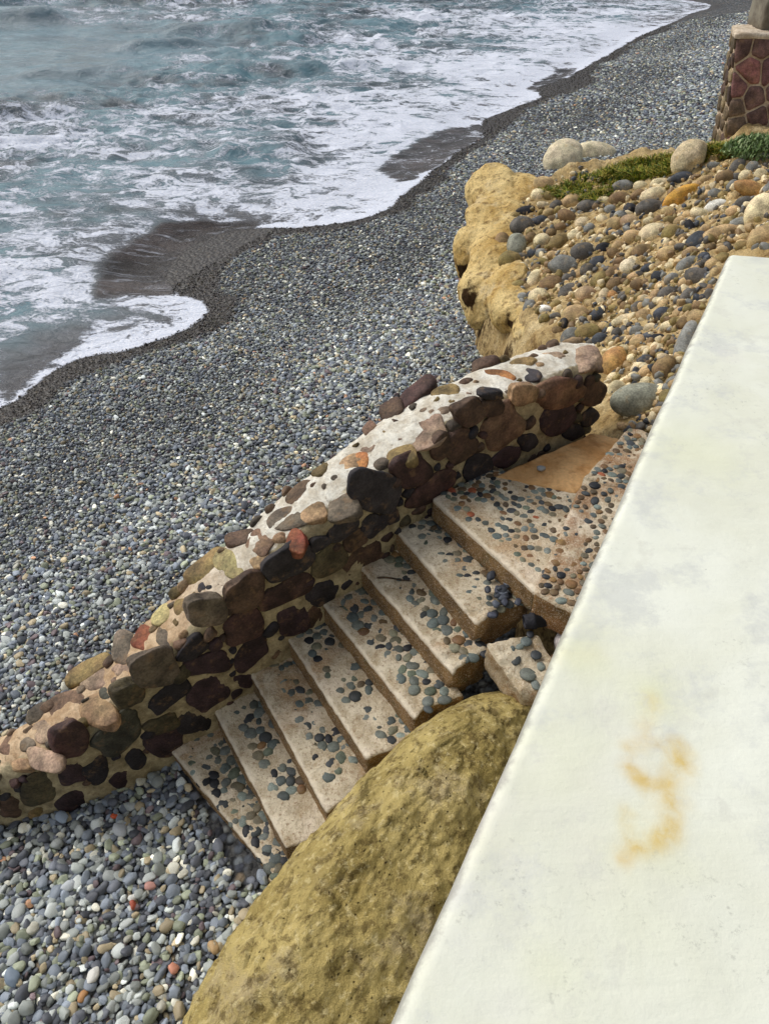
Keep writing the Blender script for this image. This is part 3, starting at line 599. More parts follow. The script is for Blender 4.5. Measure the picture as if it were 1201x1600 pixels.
# vertical faces
zs = np.array([ZP - er - .004, ZP - .12, ZP - .3, ZP - .8, -.5])
top_idx = np.arange(nA).reshape(U_.shape)
loopi = np.concatenate([top_idx[::-1, 0], top_idx[0, 1:]]) ; ring = [loopi]; Vx = [P]; cnt = nA
base = P[loopi].copy()
for z in zs:
    R2 = base.copy(); R2[:, 2] = z; R2[:, :2] += .004 * fbm(R2 * 5, 3, 2)[:, None]; Vx.append(R2); ring.append(np.arange(cnt, cnt + len(R2))); cnt += len(R2)
Fx = [G]
for a, b_ in zip(ring[:-1], ring[1:]): Fx.append(np.stack([a[:-1], a[1:], b_[1:], b_[:-1]], -1))
PV = np.vstack(Vx); ext = len(PV) - nA
def m_plaster():
    m, nt, b = newmat('white_plaster'); N = NT(nt)
    n1 = N.noise(3, 5, .6, dist=.4); n2 = N.noise(25, 5, .7); n3 = N.noise(90, 3, .7)
    c = N.mix(N.ramp(n1, .3, .7), lin(223, 224, 204), lin(234, 236, 221))
    c = N.mix(N.m('MULTIPLY', N.ramp(N.noise(6, 6, .72), .5, .66), .6), c, lin(204, 206, 200))
    c = N.mix(N.m('MULTIPLY', N.attr('grn'), .55), c, lin(226, 228, 176))
    c = N.mix(N.ramp(N.m('MULTIPLY', N.attr('rust'), N.ramp(n2, .2, .7, .6, 1.25)), .02, 1.0), c, lin(212, 180, 86))
    mold = N.m('MULTIPLY', N.ramp(N.noise(4, 3, .6), .5, .66), N.ramp(N.noise(70, 4, .75), .56, .7)); c = N.mix(N.m('MULTIPLY', mold, .4), c, lin(150, 150, 140))
    sp_ = N.ramp(N.voro(16, rnd=1), .022, .012); c = N.mix(N.m('MULTIPLY', N.m('MULTIPLY', sp_, N.ramp(N.noise(6, 2), .55, .6)), .8), c, lin(90, 76, 66))
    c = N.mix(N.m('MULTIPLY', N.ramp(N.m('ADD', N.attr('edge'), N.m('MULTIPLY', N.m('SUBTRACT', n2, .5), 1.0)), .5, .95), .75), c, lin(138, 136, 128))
    c = N.mix(N.m('MULTIPLY', N.ramp(N.noise(13, 5, .7), .56, .68), .45), c, lin(212, 212, 198)); c = N.mix(N.m('MULTIPLY', N.ramp(N.noise(1.6, 4, .6), .55, .7), .4), c, lin(222, 216, 214))
    N.set(b.inputs['Base Color'], c); b.inputs['Roughness'].default_value = .8
    tm = N.n('ShaderNodeMapping'); N.set(tm.inputs['Vector'], N.obj()); tm.inputs['Rotation'].default_value = (0, 0, .9); tm.inputs['Scale'].default_value = (1, 5, 1); N.bump(b, N.m('ADD', N.m('ADD', N.m('MULTIPLY', n2, .8), N.m('MULTIPLY', n3, .3)), N.m('MULTIPLY', N.noise(7, 4, .6, tm.outputs[0]), .8)), .35, .005); return m
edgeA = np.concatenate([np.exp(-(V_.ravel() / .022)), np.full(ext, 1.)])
pw = link('white_wall', mesh('white_wall', PV, np.vstack(Fx), True, m_plaster(), {'rust': np.concatenate([stn, np.zeros(ext)]), 'grn': np.concatenate([grn, np.zeros(ext)]), 'edge': edgeA}))
tag(pw, 'broad white plastered wall top with an orange rust stain, in the foreground', 'wall')
def wall_stone(px, py, r, col, seed, label):
    Pc = at(px, py, ZP - .12); V, Fc = rockshape(seed, 3, 6, .85, .1, 1.4)
    o = link('stone', mesh('stone', V * np.array(r), Fc, True, M_COBBLE), pw, loc=Pc, color=lin(*col)); o['label'] = label

# ------------------------------------------------------------------ sandstone bank with cobbles
CTRL = [(800, 300, .95), (790, 350, .85), (800, 430, .65), (840, 480, .62), (880, 525, .68), (950, 400, 1.05), (900, 300, 1.15), (1000, 300, 1.35), (1100, 300, 1.55), (1190, 300, 1.75), (880, 255, 1.2), (1000, 240, 1.5), (1100, 225, 1.7),
        (1180, 225, 1.8), (950, 530, 1.0), (1000, 480, 1.2), (1080, 450, 1.45), (1060, 560, 1.5), (960, 600, 1.25), (1000, 650, 1.35), (1060, 640, 1.45), (1150, 380, 1.65)]
cpt = np.array([at(*c) for c in CTRL])
def basis(x, y): return np.stack([np.ones_like(x), x, y, x * x, x * y, y * y], -1)
co, *_ = np.linalg.lstsq(np.vstack([basis(cpt[:, 0], cpt[:, 1]), .02 * np.eye(6)]), np.concatenate([cpt[:, 2], np.zeros(6)]), rcond=None)
def bank_raw(x, y): return np.clip(basis(np.asarray(x, float), np.asarray(y, float)) @ co, -.2, 2.3)
def atbank(px, py):
    d = ray(px, py); t = np.linspace(3, 25, 2200); Q = CAM + d * t[:, None]; k = np.argmax(Q[:, 2] < bank_raw(Q[:, 0], Q[:, 1])); return Q[k]
OUT_PX = [(930, 700), (905, 560), (860, 540), (815, 520), (790, 480), (765, 430), (755, 380), (765, 330), (790, 300), (850, 280), (860, 265), (900, 245), (960, 240), (1040, 232), (1120, 222)]
OUTL = np.array([atbank(*p)[:2] for p in OUT_PX]); OUTL = np.vstack([OUTL, [[5.5, 10.8], [14, 13.5], [14, 2.6], [1.5, 2.6], [1.15, 3.6]]])
def bank_sd(x, y):
    d = dline(OUTL, x, y, True); return np.where(inside(OUTL, x, y), d, -d)
def bank_z(x, y, detail=True):
    sd = bank_sd(x, y) + .12 * fbm(p3(x * 2, y * 2), 3, 41); zb = zbeach(x, y) - .25; k = sstep(-.28, .10, sd)
    z = zb + (bank_raw(x, y) - zb) * k
    # hollow where the bank meets the landing and the white wall
    z = z - .55 * np.maximum(sstep(3.95, 3.6, y) * sstep(2.2, 1.4, x), sstep(4.62, 4.3, y) * sstep(2.5, 2.0, x)) * k
    if detail: z = z + k * (.09 * fbm(p3(x * 2.2, y * 2.2), 4, 21) + .075 * fbm(p3(x * 7, y * 7), 4, 22) + .014 * (1 - 2 * np.abs(fbm(p3(x * 16, y * 16), 3, 23))))
    return z
gx = np.arange(.2, 7.2, .03); gy = np.arange(3.0, 12.6, .03); BX, BY = np.meshgrid(gx, gy, indexing='ij'); BZ = bank_z(BX, BY)
fb = gridfaces(*BX.shape); keep = (bank_sd(BX, BY).ravel()[fb] > -.45).any(1); fb = fb[keep]
us, inv = np.unique(fb, return_inverse=True); BVt = p3(BX, BY, BZ).reshape(-1, 3)[us]; fb = inv.reshape(-1, 4)
sdv = bank_sd(BVt[:, 0], BVt[:, 1])
mark = (1 - sstep(-.1, .12, sdv)) * .5 + .22 * (fbm(BVt * 3, 3, 7) > .25)  # darker brown along the outer edge, plus random blotches
bank = link('sandstone_bank', mesh('sandstone_bank', BVt, fb, True, M_SAND, {'mark': mark}))
tag(bank, kind='structure')

def bz_at(x, y):
    fx = np.clip((np.asarray(x) - gx[0]) / .03, 0, len(gx) - 1.001); fy = np.clip((np.asarray(y) - gy[0]) / .03, 0, len(gy) - 1.001); i, j = fx.astype(int), fy.astype(int); a, b_ = fx - i, fy - j
    return (BZ[i, j] * (1 - a) + BZ[i + 1, j] * a) * (1 - b_) + (BZ[i, j + 1] * (1 - a) + BZ[i + 1, j + 1] * a) * b_
_T = np.linspace(3, 16, 1500)
def atbank(px, py):
    Q = CAM + ray(px, py) * _T[:, None]; k = np.argmax(Q[:, 2] < bz_at(Q[:, 0], Q[:, 1])); return Q[k]
# lumpy yellow ledge at the bank's seaward rim
BL_ = [(768, 300, 44, 34, .93), (812, 302, 42, 22, .95), (756, 345, 36, 34, .8), (728, 398, 26, 44, .45), (764, 396, 38, 40, .68), (738, 455, 30, 38, .36), (790, 440, 30, 34, .62), (742, 488, 22, 26, .16), (792, 482, 36, 40, .5),
       (800, 528, 26, 34, .12), (828, 518, 36, 30, .5), (862, 536, 36, 22, .55), (775, 520, 24, 24, .05), (752, 425, 30, 34, .5), (775, 365, 40, 30, .78), (765, 470, 30, 34, .35), (815, 500, 30, 30, .5), (788, 330, 40, 28, .86)]
bm_ = bmesh.new(); Vb, Fb, nb = [], [], 0
for k, (px, py, rx, ry, z) in enumerate(BL_):
    Pc = at(px, py, z - .1); sc = np.linalg.norm(Pc - CAM) / F; V, Fc = rockshape(400 + k, 4, 6, .84, .16, 1.3); V = V * np.array([rx * sc * .88, rx * sc * 1.3, ry * sc * 1.0]) + Pc + [.05, 0, 0]; Vb.append(V); Fb.append(Fc + nb); nb += len(V)
tmp = link('tmp', mesh('tmp', np.vstack(Vb), np.vstack(Fb), True)); rm = tmp.modifiers.new('r', 'REMESH'); rm.mode = 'VOXEL'; rm.voxel_size = .022
sm_ = tmp.modifiers.new('s', 'SMOOTH'); sm_.iterations = 40; sm_.factor = .5
bpy.context.view_layer.update(); me2 = bpy.data.meshes.new_from_object(tmp.evaluated_get(bpy.context.evaluated_depsgraph_get())); bpy.data.objects.remove(tmp)
nvt = len(me2.vertices); LV = np.zeros(nvt * 3, np.float32); me2.vertices.foreach_get('co', LV); LV = LV.reshape(-1, 3).astype(float); LN = np.zeros(nvt * 3, np.float32); me2.vertices.foreach_get('normal', LN); LN = LN.reshape(-1, 3)
lim = bank_raw(LV[:, 0], LV[:, 1]) + .05 + .06 * fbm(LV * 1.5, 2, 57); ov = LV[:, 2] - lim; LV[:, 2] -= np.where(ov > 0, ov * .72, 0)
LV2 = LV + LN * (.045 * fbm(LV * 2.2, 4, 51) + .018 * (1 - 2 * np.abs(fbm(LV * 5, 4, 52))) + .012 * fbm(LV * 24, 3, 54))[:, None]
me2.vertices.foreach_set('co', LV2.astype(np.float32).ravel()); me2.update(); me2.materials.clear(); me2.materials.append(M_OCHRE); me2.polygons.foreach_set('use_smooth', np.full(len(me2.polygons), True)); me2.name = 'rock_ledge'
a = me2.attributes.new('mark', 'FLOAT', 'POINT'); a.data.foreach_set('value', np.clip(.95 * sstep(-.05, .2, fbm(LV * 2.2 + 9, 4, 53)) * sstep(.62, .25, LV[:, 2] + .3 * fbm(LV * 2, 2, 5)), 0, 1).astype(np.float32))  # patchy dark brown that gets stronger towards the foot of the ledge
lg = link('rock_ledge', me2)
tag(lg, 'lumpy yellow sandstone ledge along the seaward rim of the cobble bank', 'rock')

S4 = (.434, 680, 220)
CC = dict(blk=(40, 40, 44), slt=(66, 70, 76), gry=(126, 126, 120), dgy=(92, 88, 82), tan=(182, 154, 112), brn=(122, 98, 68), cre=(214, 196, 158), org=(196, 142, 62), pal=(220, 206, 174), oli=(134, 116, 72), orb=(176, 134, 82), ggr=(140, 140, 124), wht=(226, 222, 210), pnk=(182, 154, 120))
COB = [
 (325, 255, 44, 18, 10, 'blk', 'flat black slab of rock lying near the yellow ledge'), (490, 222, 34, 28, 0, 'tan', 'round tan cobble just below the grass patch'), (555, 240, 48, 26, 5, 'dgy', 'dark brown-grey cobble below the grass, right of the round tan one'),
 (678, 170, 38, 24, 0, 'gry', 'rounded grey cobble at the lower edge of the grass patch'), (785, 198, 48, 26, 10, 'cre', 'cream cobble left of the orange oval one, below the grass'), (885, 205, 64, 32, 30, 'org', 'long orange-yellow oval cobble on top of the bank'),
 (905, 85, 66, 46, 50, 'cre', 'large upright cream boulder at the right end of the grass'), (885, 135, 38, 20, 10, 'slt', 'slate grey cobble at the foot of the upright cream boulder'), (455, 97, 68, 56, 30, 'pal', 'large round pale yellow boulder at the left end of the grass'),
 (575, 58, 64, 32, -5, 'pal', 'long pale boulder behind the grass, beside the round yellow boulder'), (1135, 178, 56, 26, -25, 'orb', 'rust-orange tilted cobble near the right edge of the bank'), (700, 250, 22, 22, 0, 'blk', 'small black stone between brown cobbles below the grass'),
 (770, 245, 48, 32, 10, 'dgy', 'grey-tan cobble right of the small black stone'), (665, 215, 40, 26, 0, 'brn', 'brown cobble below the rounded grey cobble by the grass'), (645, 300, 27, 24, 0, 'tan', 'left one of two touching tan cobbles mid-bank'), (697, 293, 31, 26, 0, 'pnk', 'right one of two touching tan cobbles mid-bank'),
 (785, 337, 50, 36, 10, 'cre', 'big beige cobble in the middle of the bank'), (850, 335, 36, 28, 10, 'oli', 'olive tan cobble right of the big beige cobble'), (705, 350, 30, 28, 0, 'tan', 'round tan cobble left of the big beige cobble'), (292, 378, 46, 34, 80, 'ggr', 'upright beige-olive cobble beside the yellow ledge'),
 (240, 370, 40, 27, 85, 'brn', 'brown cobble embedded against the yellow ledge'), (440, 372, 46, 28, 40, 'oli', 'tilted olive-grey cobble near the yellow ledge'), (382, 360, 30, 25, 20, 'cre', 'small beige cobble between two olive cobbles near the ledge'), (530, 405, 42, 36, 0, 'dgy', 'dark brown-grey cobble left of the black cobbles'),
 (605, 390, 30, 22, 0, 'blk', 'upper one of two black cobbles mid-bank'), (585, 440, 32, 26, 20, 'slt', 'lower one of two black cobbles mid-bank'), (750, 402, 42, 28, 10, 'brn', 'dark brown cobble under the big beige cobble'), (945, 362, 40, 30, 20, 'slt', 'angular charcoal stone on the upper bank'),
 (914, 312, 28, 15, 105, 'blk', 'thin upright dark stone above the angular charcoal one'), (835, 407, 34, 27, 10, 'tan', 'rounded tan cobble below the olive tan cobble'), (695, 455, 33, 28, 20, 'pal', 'pale cobble below the middle of the bank'), (765, 460, 28, 16, 20, 'slt', 'small dark flat cobble right of the pale cobble'),
 (310, 457, 22, 18, 0, 'pal', 'small pale cobble inside the ledge'), (645, 522, 30, 29, 0, 'brn', 'round brown-grey cobble in the lower bank'), (728, 520, 27, 22, 0, 'brn', 'small brown cobble right of the round brown-grey cobble'), (540, 556, 36, 31, 0, 'pnk', 'round pinkish tan cobble in the lower bank'),
 (392, 608, 24, 17, -5, 'wht', 'small bright white stone near the foot of the ledge'), (505, 632, 50, 40, 0, 'tan', 'broad tan cobble in the lower bank'), (680, 648, 46, 21, 15, 'cre', 'long cream oval cobble above the end of the stone wall'), (588, 622, 38, 20, 30, 'slt', 'dark grey cobble left of the long cream oval'),
 (592, 718, 28, 27, 0, 'slt', 'round dark slate cobble at the end of the stone wall'), (550, 692, 46, 34, 0, 'oli', 'olive-brown cobble just above the stone wall'), (640, 800, 62, 44, 70, 'orb', 'rusty orange rock between the stone wall end and the bank'),
 (905, 447, 42, 24, 30, 'gry', 'grey cobble high on the right of the bank'), (800, 715, 32, 20, 0, 'blk', 'blackish brown cobble beside the white wall'), (462, 660, 15, 24, 0, 'blk', 'small upright black stone in the lower bank'), (900, 740, 92, 34, 72, 'gry', 'large smooth grey stone leaning on the white wall'),
 (728, 958, 104, 58, 8, 'ggr', 'large grey-green boulder at the head of the steps'), (820, 840, 48, 40, 60, 'brn', 'brown rock beside the white wall above the grey-green boulder'), (1010, 240, 40, 24, 15, 'wht', 'whitish cobble near the right side of the bank'), (1100, 300, 40, 24, 10, 'gry', 'grey cobble near the right edge of the bank'),
 (1000, 95, 26, 18, 0, 'gry', 'grey cobble right of the upright cream boulder'), (1045, 135, 32, 24, 0, 'brn', 'brown cobble left of the rust-orange one'), (1015, 65, 40, 14, 10, 'tan', 'flat tan cobble behind the upright cream boulder'), (810, 155, 34, 18, 5, 'cre', 'cream cobble at the right edge of the grass'), (1030, 330, 60, 24, 12, 'tan', 'long tan cobble on the upper right bank')]
UP = np.array([0, 0, 1.])
def bank_stone(px, py, a, b_, ang, col, seed, label, group=None, emb=.35, mat=None, name='cobble', cat='cobble', sub=3):
    P0 = atbank(px, py); sc = np.linalg.norm(P0 - CAM) / F; ca, sa = math.cos(math.radians(ang)), math.sin(math.radians(ang))
    upv = CR[1] ; gr = np.array([0, 1, 0.])
    # axes: picture-right is world x; picture-up is partly depth, partly height
    e1 = (np.array([1., 0, 0]) * ca + unit(np.array([0, .75, .66])) * sa) * a * sc; e2 = (-np.array([1., 0, 0]) * sa + unit(np.array([0, .75, .66])) * ca) * b_ * sc
    e3 = unit(np.cross(e1, e2)) * (b_ * sc * .85)
    V, Fc = rockshape(seed, sub, 5, .86, .12, 1.2, .012); W = V[:, :1] * e1 + V[:, 1:2] * e2 + V[:, 2:] * e3
    o = link(name, mesh(name, W, Fc, True, mat or M_COBBLE), loc=P0 + UP * b_ * sc * (.02 if sub == 3 or name == 'cobble' else .45), color=np.array(lin(*col)) * random.uniform(.9, 1.1))
    return tag(o, label, cat, group)
BIG = {6, 8, 9}
placed = []
for i, (x, y, a, b_, ang, c, lb) in enumerate(COB):
    nm = 'boulder' if ('boulder' in lb) else 'cobble'
    bank_stone(S4[1] + x * S4[0], S4[2] + y * S4[0], a * S4[0], b_ * S4[0], ang, CC[c], 700 + i, lb, 'cobbles on the sandstone bank' if nm == 'cobble' else None, mat=M_BIGROCK if i in BIG else None, name=nm, cat=nm, sub=4 if a > 45 else 3)
    placed.append((S4[1] + x * S4[0], S4[2] + y * S4[0], max(a, b_) * S4[0]))
BANKPX = np.array([(830, 300), (905, 262), (1000, 290), (1080, 262), (1201, 235), (1201, 385), (1135, 392), (1090, 500), (1045, 640), (1010, 690), (975, 680), (945, 600), (940, 545), (880, 530), (815, 470), (792, 400), (800, 340)])
kinds = [('tan', 'tan', .26), ('cre', 'cream', .2), ('brn', 'brown', .14), ('dgy', 'dark grey', .11), ('gry', 'grey', .12), ('slt', 'slate-coloured', .07), ('oli', 'olive', .08), ('orb', 'rusty orange', .015)]
n = 0; tries = 0
while n < 185 and tries < 20000:
    tries += 1; px, py = random.uniform(790, 1201), random.uniform(235, 680)
    if not inside(BANKPX, np.array([px]), np.array([py]))[0]: continue
    if 300 > py + 0 and 850 < px < 1130 and py < 320 - (px - 840) * .28: continue
    rr = 9 + 20 * random.random() ** 1.8
    if any(math.hypot(px - a, (py - b_) * 1.2) < (rr + c) * .76 for a, b_, c in placed): continue
    r = random.random(); k = 0
    for kk, (a, b_, w) in enumerate(kinds):
        if r < w: k = kk; break
        r -= w
    side = 'on the upper part of the bank near the grass' if py < 330 else ('in the middle of the cobble bank' if py < 430 else 'low on the bank behind the stone wall')
    bank_stone(px, py, rr, rr * random.uniform(.6, .9), random.uniform(-30, 60), CC[kinds[k][0]], 1500 + n, f'small {kinds[k][1]} cobble {side}', f'small {kinds[k][1]} cobbles {side}', sub=3)
    placed.append((px, py, rr)); n += 1

# ------------------------------------------------------------------ pebbles
def pebble_tree():
    ng = bpy.data.node_groups.new('pebble_scatter', 'GeometryNodeTree')
    ng.interface.new_socket('Geometry', in_out='INPUT', socket_type='NodeSocketGeometry'); ng.interface.new_socket('Geometry', in_out='OUTPUT', socket_type='NodeSocketGeometry')
    nd, lk = ng.nodes, ng.links; gi = nd.new('NodeGroupInput'); go = nd.new('NodeGroupOutput')
    jn = nd.new('GeometryNodeGeometryToInstance')
    for k in range(6):
        s = nd.new('GeometryNodeMeshIcoSphere'); s.inputs['Subdivisions'].default_value = 3; s.inputs['Radius'].default_value = 1
        sp_ = nd.new('GeometryNodeSetPosition'); pos = nd.new('GeometryNodeInputPosition'); nz = nd.new('ShaderNodeTexNoise'); nz.noise_dimensions = '4D'; nz.inputs['W'].default_value = k * 3.7; nz.inputs['Scale'].default_value = .75; nz.inputs['Detail'].default_value = 1.
        sb = nd.new('ShaderNodeVectorMath'); sb.operation = 'SUBTRACT'; sb.inputs[1].default_value = (.5, .5, .5); lk.new(nz.outputs['Color'], sb.inputs[0])
        ml = nd.new('ShaderNodeVectorMath'); ml.operation = 'SCALE'; ml.inputs['Scale'].default_value = 1.1; lk.new(sb.outputs[0], ml.inputs[0])
        lk.new(s.outputs[0], sp_.inputs[0]); lk.new(ml.outputs[0], sp_.inputs['Offset'])
        ss2 = nd.new('GeometryNodeSetShadeSmooth'); lk.new(sp_.outputs[0], ss2.inputs[0]); sm = nd.new('GeometryNodeSetMaterial'); sm.inputs['Material'].default_value = M_PEB; lk.new(ss2.outputs[0], sm.inputs[0]); lk.new(sm.outputs[0], jn.inputs[0])
    ip = nd.new('GeometryNodeInstanceOnPoints'); ip.inputs['Pick Instance'].default_value = True
    lk.new(gi.outputs[0], ip.inputs['Points']); lk.new(jn.outputs[0], ip.inputs['Instance'])
    for nm, ty, sk in (('pvar', 'INT', 'Instance Index'), ('prot', 'FLOAT_VECTOR', 'Rotation'), ('pscl', 'FLOAT_VECTOR', 'Scale')):
        na = nd.new('GeometryNodeInputNamedAttribute'); na.data_type = ty; na.inputs['Name'].default_value = nm
        lk.new([o for o in na.outputs if o.enabled][0], ip.inputs[sk])
    lk.new(ip.outputs[0], go.inputs[0]); return ng
PTREE = pebble_tree()
PCOL = [((70, 74, 84), .22, 'dark slate'), ((96, 104, 117), .25, 'blue-grey'), ((118, 124, 126), .18, 'grey'), ((140, 146, 150), .13, 'light grey'), ((112, 118, 106), .09, 'greenish grey'), ((134, 124, 106), .07, 'tan'), ((172, 172, 166), .035, 'pale'), ((84, 74, 80), .04, 'purplish'), ((146, 112, 92), .004, 'orange-brown'), ((210, 210, 204), .008, 'white')]
PW = np.array([c[1] for c in PCOL]); PW /= PW.sum()
PC = np.array([lin(*c[0]) for c in PCOL]) * 1.32 * np.array([1.40, 1.36, 1.22])
def stairs_clear(x, y):
    rel = np.stack([x - A0[0], y - A0[1]], -1); t = rel @ D[:2]; o = rel @ NF[:2]
    return ~((t > .02) & (t < 3.6) & (o > -.46) & (o < 1.0))
def gen_pebbles(sp_, rlo, rhi, ymin, ymax, seed, keep=1., lift=0.):
    r = np.random.default_rng(seed); xs = np.arange(-16, 18, sp_); ys = np.arange(ymin, ymax, sp_ * .87); X, Y = np.meshgrid(xs, ys); X = X + (np.arange(len(ys))[:, None] % 2) * sp_ / 2
    X = (X + r.uniform(-.35, .35, X.shape) * sp_).ravel(); Y = (Y + r.uniform(-.35, .35, Y.shape) * sp_).ravel()
    if keep < 1: k = r.random(len(X)) < keep; X, Y = X[k], Y[k]
    Z = zbeach(X, Y); pr = project(p3(X, Y, Z)); m = 260
    k = (pr[:, 2] > .3) & (pr[:, 0] > -m) & (pr[:, 0] < 1201 + m) & (pr[:, 1] < 1600 + m) & (pr[:, 1] > -80); X, Y, Z = X[k], Y[k], Z[k]
    k = (shore_s(X, Y) > -1.2); X, Y, Z = X[k], Y[k], Z[k]
    k = (bank_sd(X, Y) < .05) & stairs_clear(X, Y); X, Y, Z = X[k], Y[k], Z[k]
    sd = sea_sd(X, Y); k = sd < .04; X, Y, Z = X[k], Y[k], Z[k]
    wet = wetness(X, Y); k = r.random(len(X)) > sstep(.6, 1., wet) * .04; X, Y, Z, wet = X[k], Y[k], Z[k], wet[k]; n = len(X)
    rad = rlo + (rhi - rlo) * r.random(n) ** 2.2; rad *= (1 - .4 * sstep(.2, .9, wet)) * (.70 + .30 * sstep(1.5, 5.4, shore_s(X, Y)))
    zone = fbm(p3(X * .55, Y * .55), 3, 77) + .45 * np.sin(shore_s(X, Y) * 2.6 + 2 * fbm(p3(X * .3, Y * .3), 2, 78))
    rad *= 1 + .24 * zone
    ci = r.choice(len(PC), n, p=PW); c = PC[ci] * np.exp(r.normal(-.06, .30, (n, 1))) * (1 + .15 * zone[:, None])
    c = c * (.82 + .18 * sstep(.5, 3.0, shore_s(X, Y)))[:, None]; brown = sstep(.15, .7, wet)[:, None]; c = c * (1 - brown) + (c * .2 + np.array(lin(80, 60, 44)) * .26) * brown
    scl = np.stack([rad * r.uniform(.95, 1.35, n), rad * r.uniform(.75, 1., n), rad * r.uniform(.42, .7, n)], -1)
    rot = np.stack([r.normal(0, .32, n), r.normal(0, .32, n), r.uniform(0, 6.28, n)], -1)
    P = p3(X, Y, Z + rad * .12 + lift + r.uniform(-.006, .012, n))
    return P, scl, rot, np.column_stack([c, np.ones(n)]), ci
S1g = [gen_pebbles(.037, .016, .035, -.2, 10.5, 1), gen_pebbles(.066, .020, .045, -.2, 10.5, 2, .75, .014), gen_pebbles(.056, .024, .044, 10.5, 19, 3), gen_pebbles(.13, .030, .05, 10.5, 19, 5, .8, .012), gen_pebbles(.088, .036, .058, 19, 36, 4)]
Pp, Ps, Pt, Pcl, Pci = [np.concatenate([g[k] for g in S1g]) for k in range(5)]
# the 300 that show largest become objects of their own
pr = project(Pp); FG = np.array([(0, 1290), (120, 1275), (262, 1215), (300, 1280), (420, 1385), (395, 1440), (330, 1535), (270, 1600), (0, 1600)])
vis = inside(FG, pr[:, 0], pr[:, 1]) & (pr[:, 0] > 3) & (pr[:, 1] < 1597); size = np.where(vis, np.sqrt(Ps[:, 0] * Ps[:, 1]) / pr[:, 2] + .004 * (Pp[:, 2] - zbeach(Pp[:, 0], Pp[:, 1])), 0)
top = np.argsort(-size)[:300]; mask = np.ones(len(Pp), bool); mask[top] = False
print('pebbles', len(Pp))
pm = mesh('pebbles', Pp[mask], np.zeros((0, 3), int)) if False else bpy.data.meshes.new('pebbles')
nP = int(mask.sum()); pm.vertices.add(nP); pm.vertices.foreach_set('co', Pp[mask].astype(np.float32).ravel())
for k, ty, v in (('pscl', 'FLOAT_VECTOR', Ps), ('prot', 'FLOAT_VECTOR', Pt)):
    a = pm.attributes.new(k, ty, 'POINT'); a.data.foreach_set('vector', v[mask].astype(np.float32).ravel())
a = pm.attributes.new('pcol', 'FLOAT_COLOR', 'POINT'); a.data.foreach_set('color', Pcl[mask].astype(np.float32).ravel())
a = pm.attributes.new('prnd', 'FLOAT', 'POINT'); a.data.foreach_set('value', RNG.random(nP).astype(np.float32))
a = pm.attributes.new('pvar', 'INT', 'POINT'); a.data.foreach_set('value', RNG.integers(0, 6, nP).astype(np.int32))
pm.materials.append(M_PEB); pb = link('pebbles', pm); tag(pb, kind='stuff'); md = pb.modifiers.new('scatter', 'NODES'); md.node_group = PTREE
pmesh = []
for k in range(6):
    V, Fc = ico(3); V = V + .35 * np.stack([fbm(V * .9 + k * 7 + j * 31, 2, 90 + k) for j in range(3)], -1); pmesh.append(mesh('pebble', V, Fc, True, M_PEBO))
def zone(px, py):
    if px > 262 and py < 1400: return 'beside the lowest step'
    if px > 300 - (py - 1400) * .35 and py >= 1340: return 'close to the big yellow boulder'
    if py < 1340: return 'under the lower end of the stone wall'
    return 'in the open patch at the lower left'
for r_i in top:
    px, py, _ = pr[r_i]; nm = PCOL[Pci[r_i]][2]; z_ = zone(px, py)
    o = link('pebble', pmesh[int(r_i) % 6], loc=Pp[r_i] + [0, 0, .004], color=Pcl[r_i][:3]); o.rotation_euler = Pt[r_i]; o.scale = Ps[r_i] * .98
    tag(o, f'{nm} smooth pebble {z_}', 'pebble', f'{nm} pebbles {z_}')
def lone(px, py, z, r, col, label, sc=(1.2, .9, .6), seed=0, cat='pebble'):
    P = at(px, py, z); o = link('pebble', pmesh[seed % 6], loc=P, color=lin(*col)); o.scale = [r * s for s in sc]; o.rotation_euler = (random.uniform(-.3, .3), random.uniform(-.3, .3), random.uniform(0, 6)); return tag(o, label, cat)
FSC = .72
zf = lambda px, py: float(atbeach(px, py)[2]) + .03
for px, py, r, col, lb in ((208, 1414, .034, (170, 84, 66), 'coral red pebble lying in the middle of the foreground pebbles'), (208, 1402, .036, (220, 220, 212), 'white pebble touching the coral red pebble'), (188, 1297, .062, (176, 180, 182), 'largest pale grey pebble below the stone wall'), (96, 1277, .055, (158, 172, 186), 'pale blue-grey pebble right under the stone wall end'),
        (234, 1385, .04, (200, 150, 140), 'pink pebble right of the middle of the foreground pebbles'), (108, 1383, .05, (196, 202, 206), 'whitish oval pebble on the left of the foreground pebbles'), (334, 1480, .05, (182, 150, 108), 'tan oval pebble next to the yellow boulder'), (130, 1556, 0.042, (178, 130, 86), 'orange pebble near the bottom of the photo'), (178, 1275, .03, (196, 84, 52), 'small orange-red pebble below the dark end of the stone wall'), (271, 1513, .04, (206, 142, 118), 'salmon pink pebble near the foot of the boulder'), (146, 1524, .05, (214, 212, 204), 'white oval pebble low in the foreground'), (20, 1527, .06, (122, 136, 150), 'long blue pebble at the lower left edge')):
    lone(px, py, zf(px, py) + .008, r * FSC, col, lb, seed=px)
lone(845, 732, z8 + .028, .03, (150, 156, 158), 'single grey pebble lying on the smooth sandy landing')
# heap of loose dark pebbles on the seventh step
for i in range(22):
    px, py = 782 + RNG.normal(0, 13), 927 + RNG.normal(0, 14)
    lone(px, py, RISE * 6 + .02 + .01 * (i % 3), RNG.uniform(.016, .03), [(66, 70, 82), (84, 90, 100), (50, 54, 62)][i % 3], 'small dark blue-grey pebble in the loose heap on the upper step', seed=i)['group'] = 'loose pebbles heaped on the upper step'
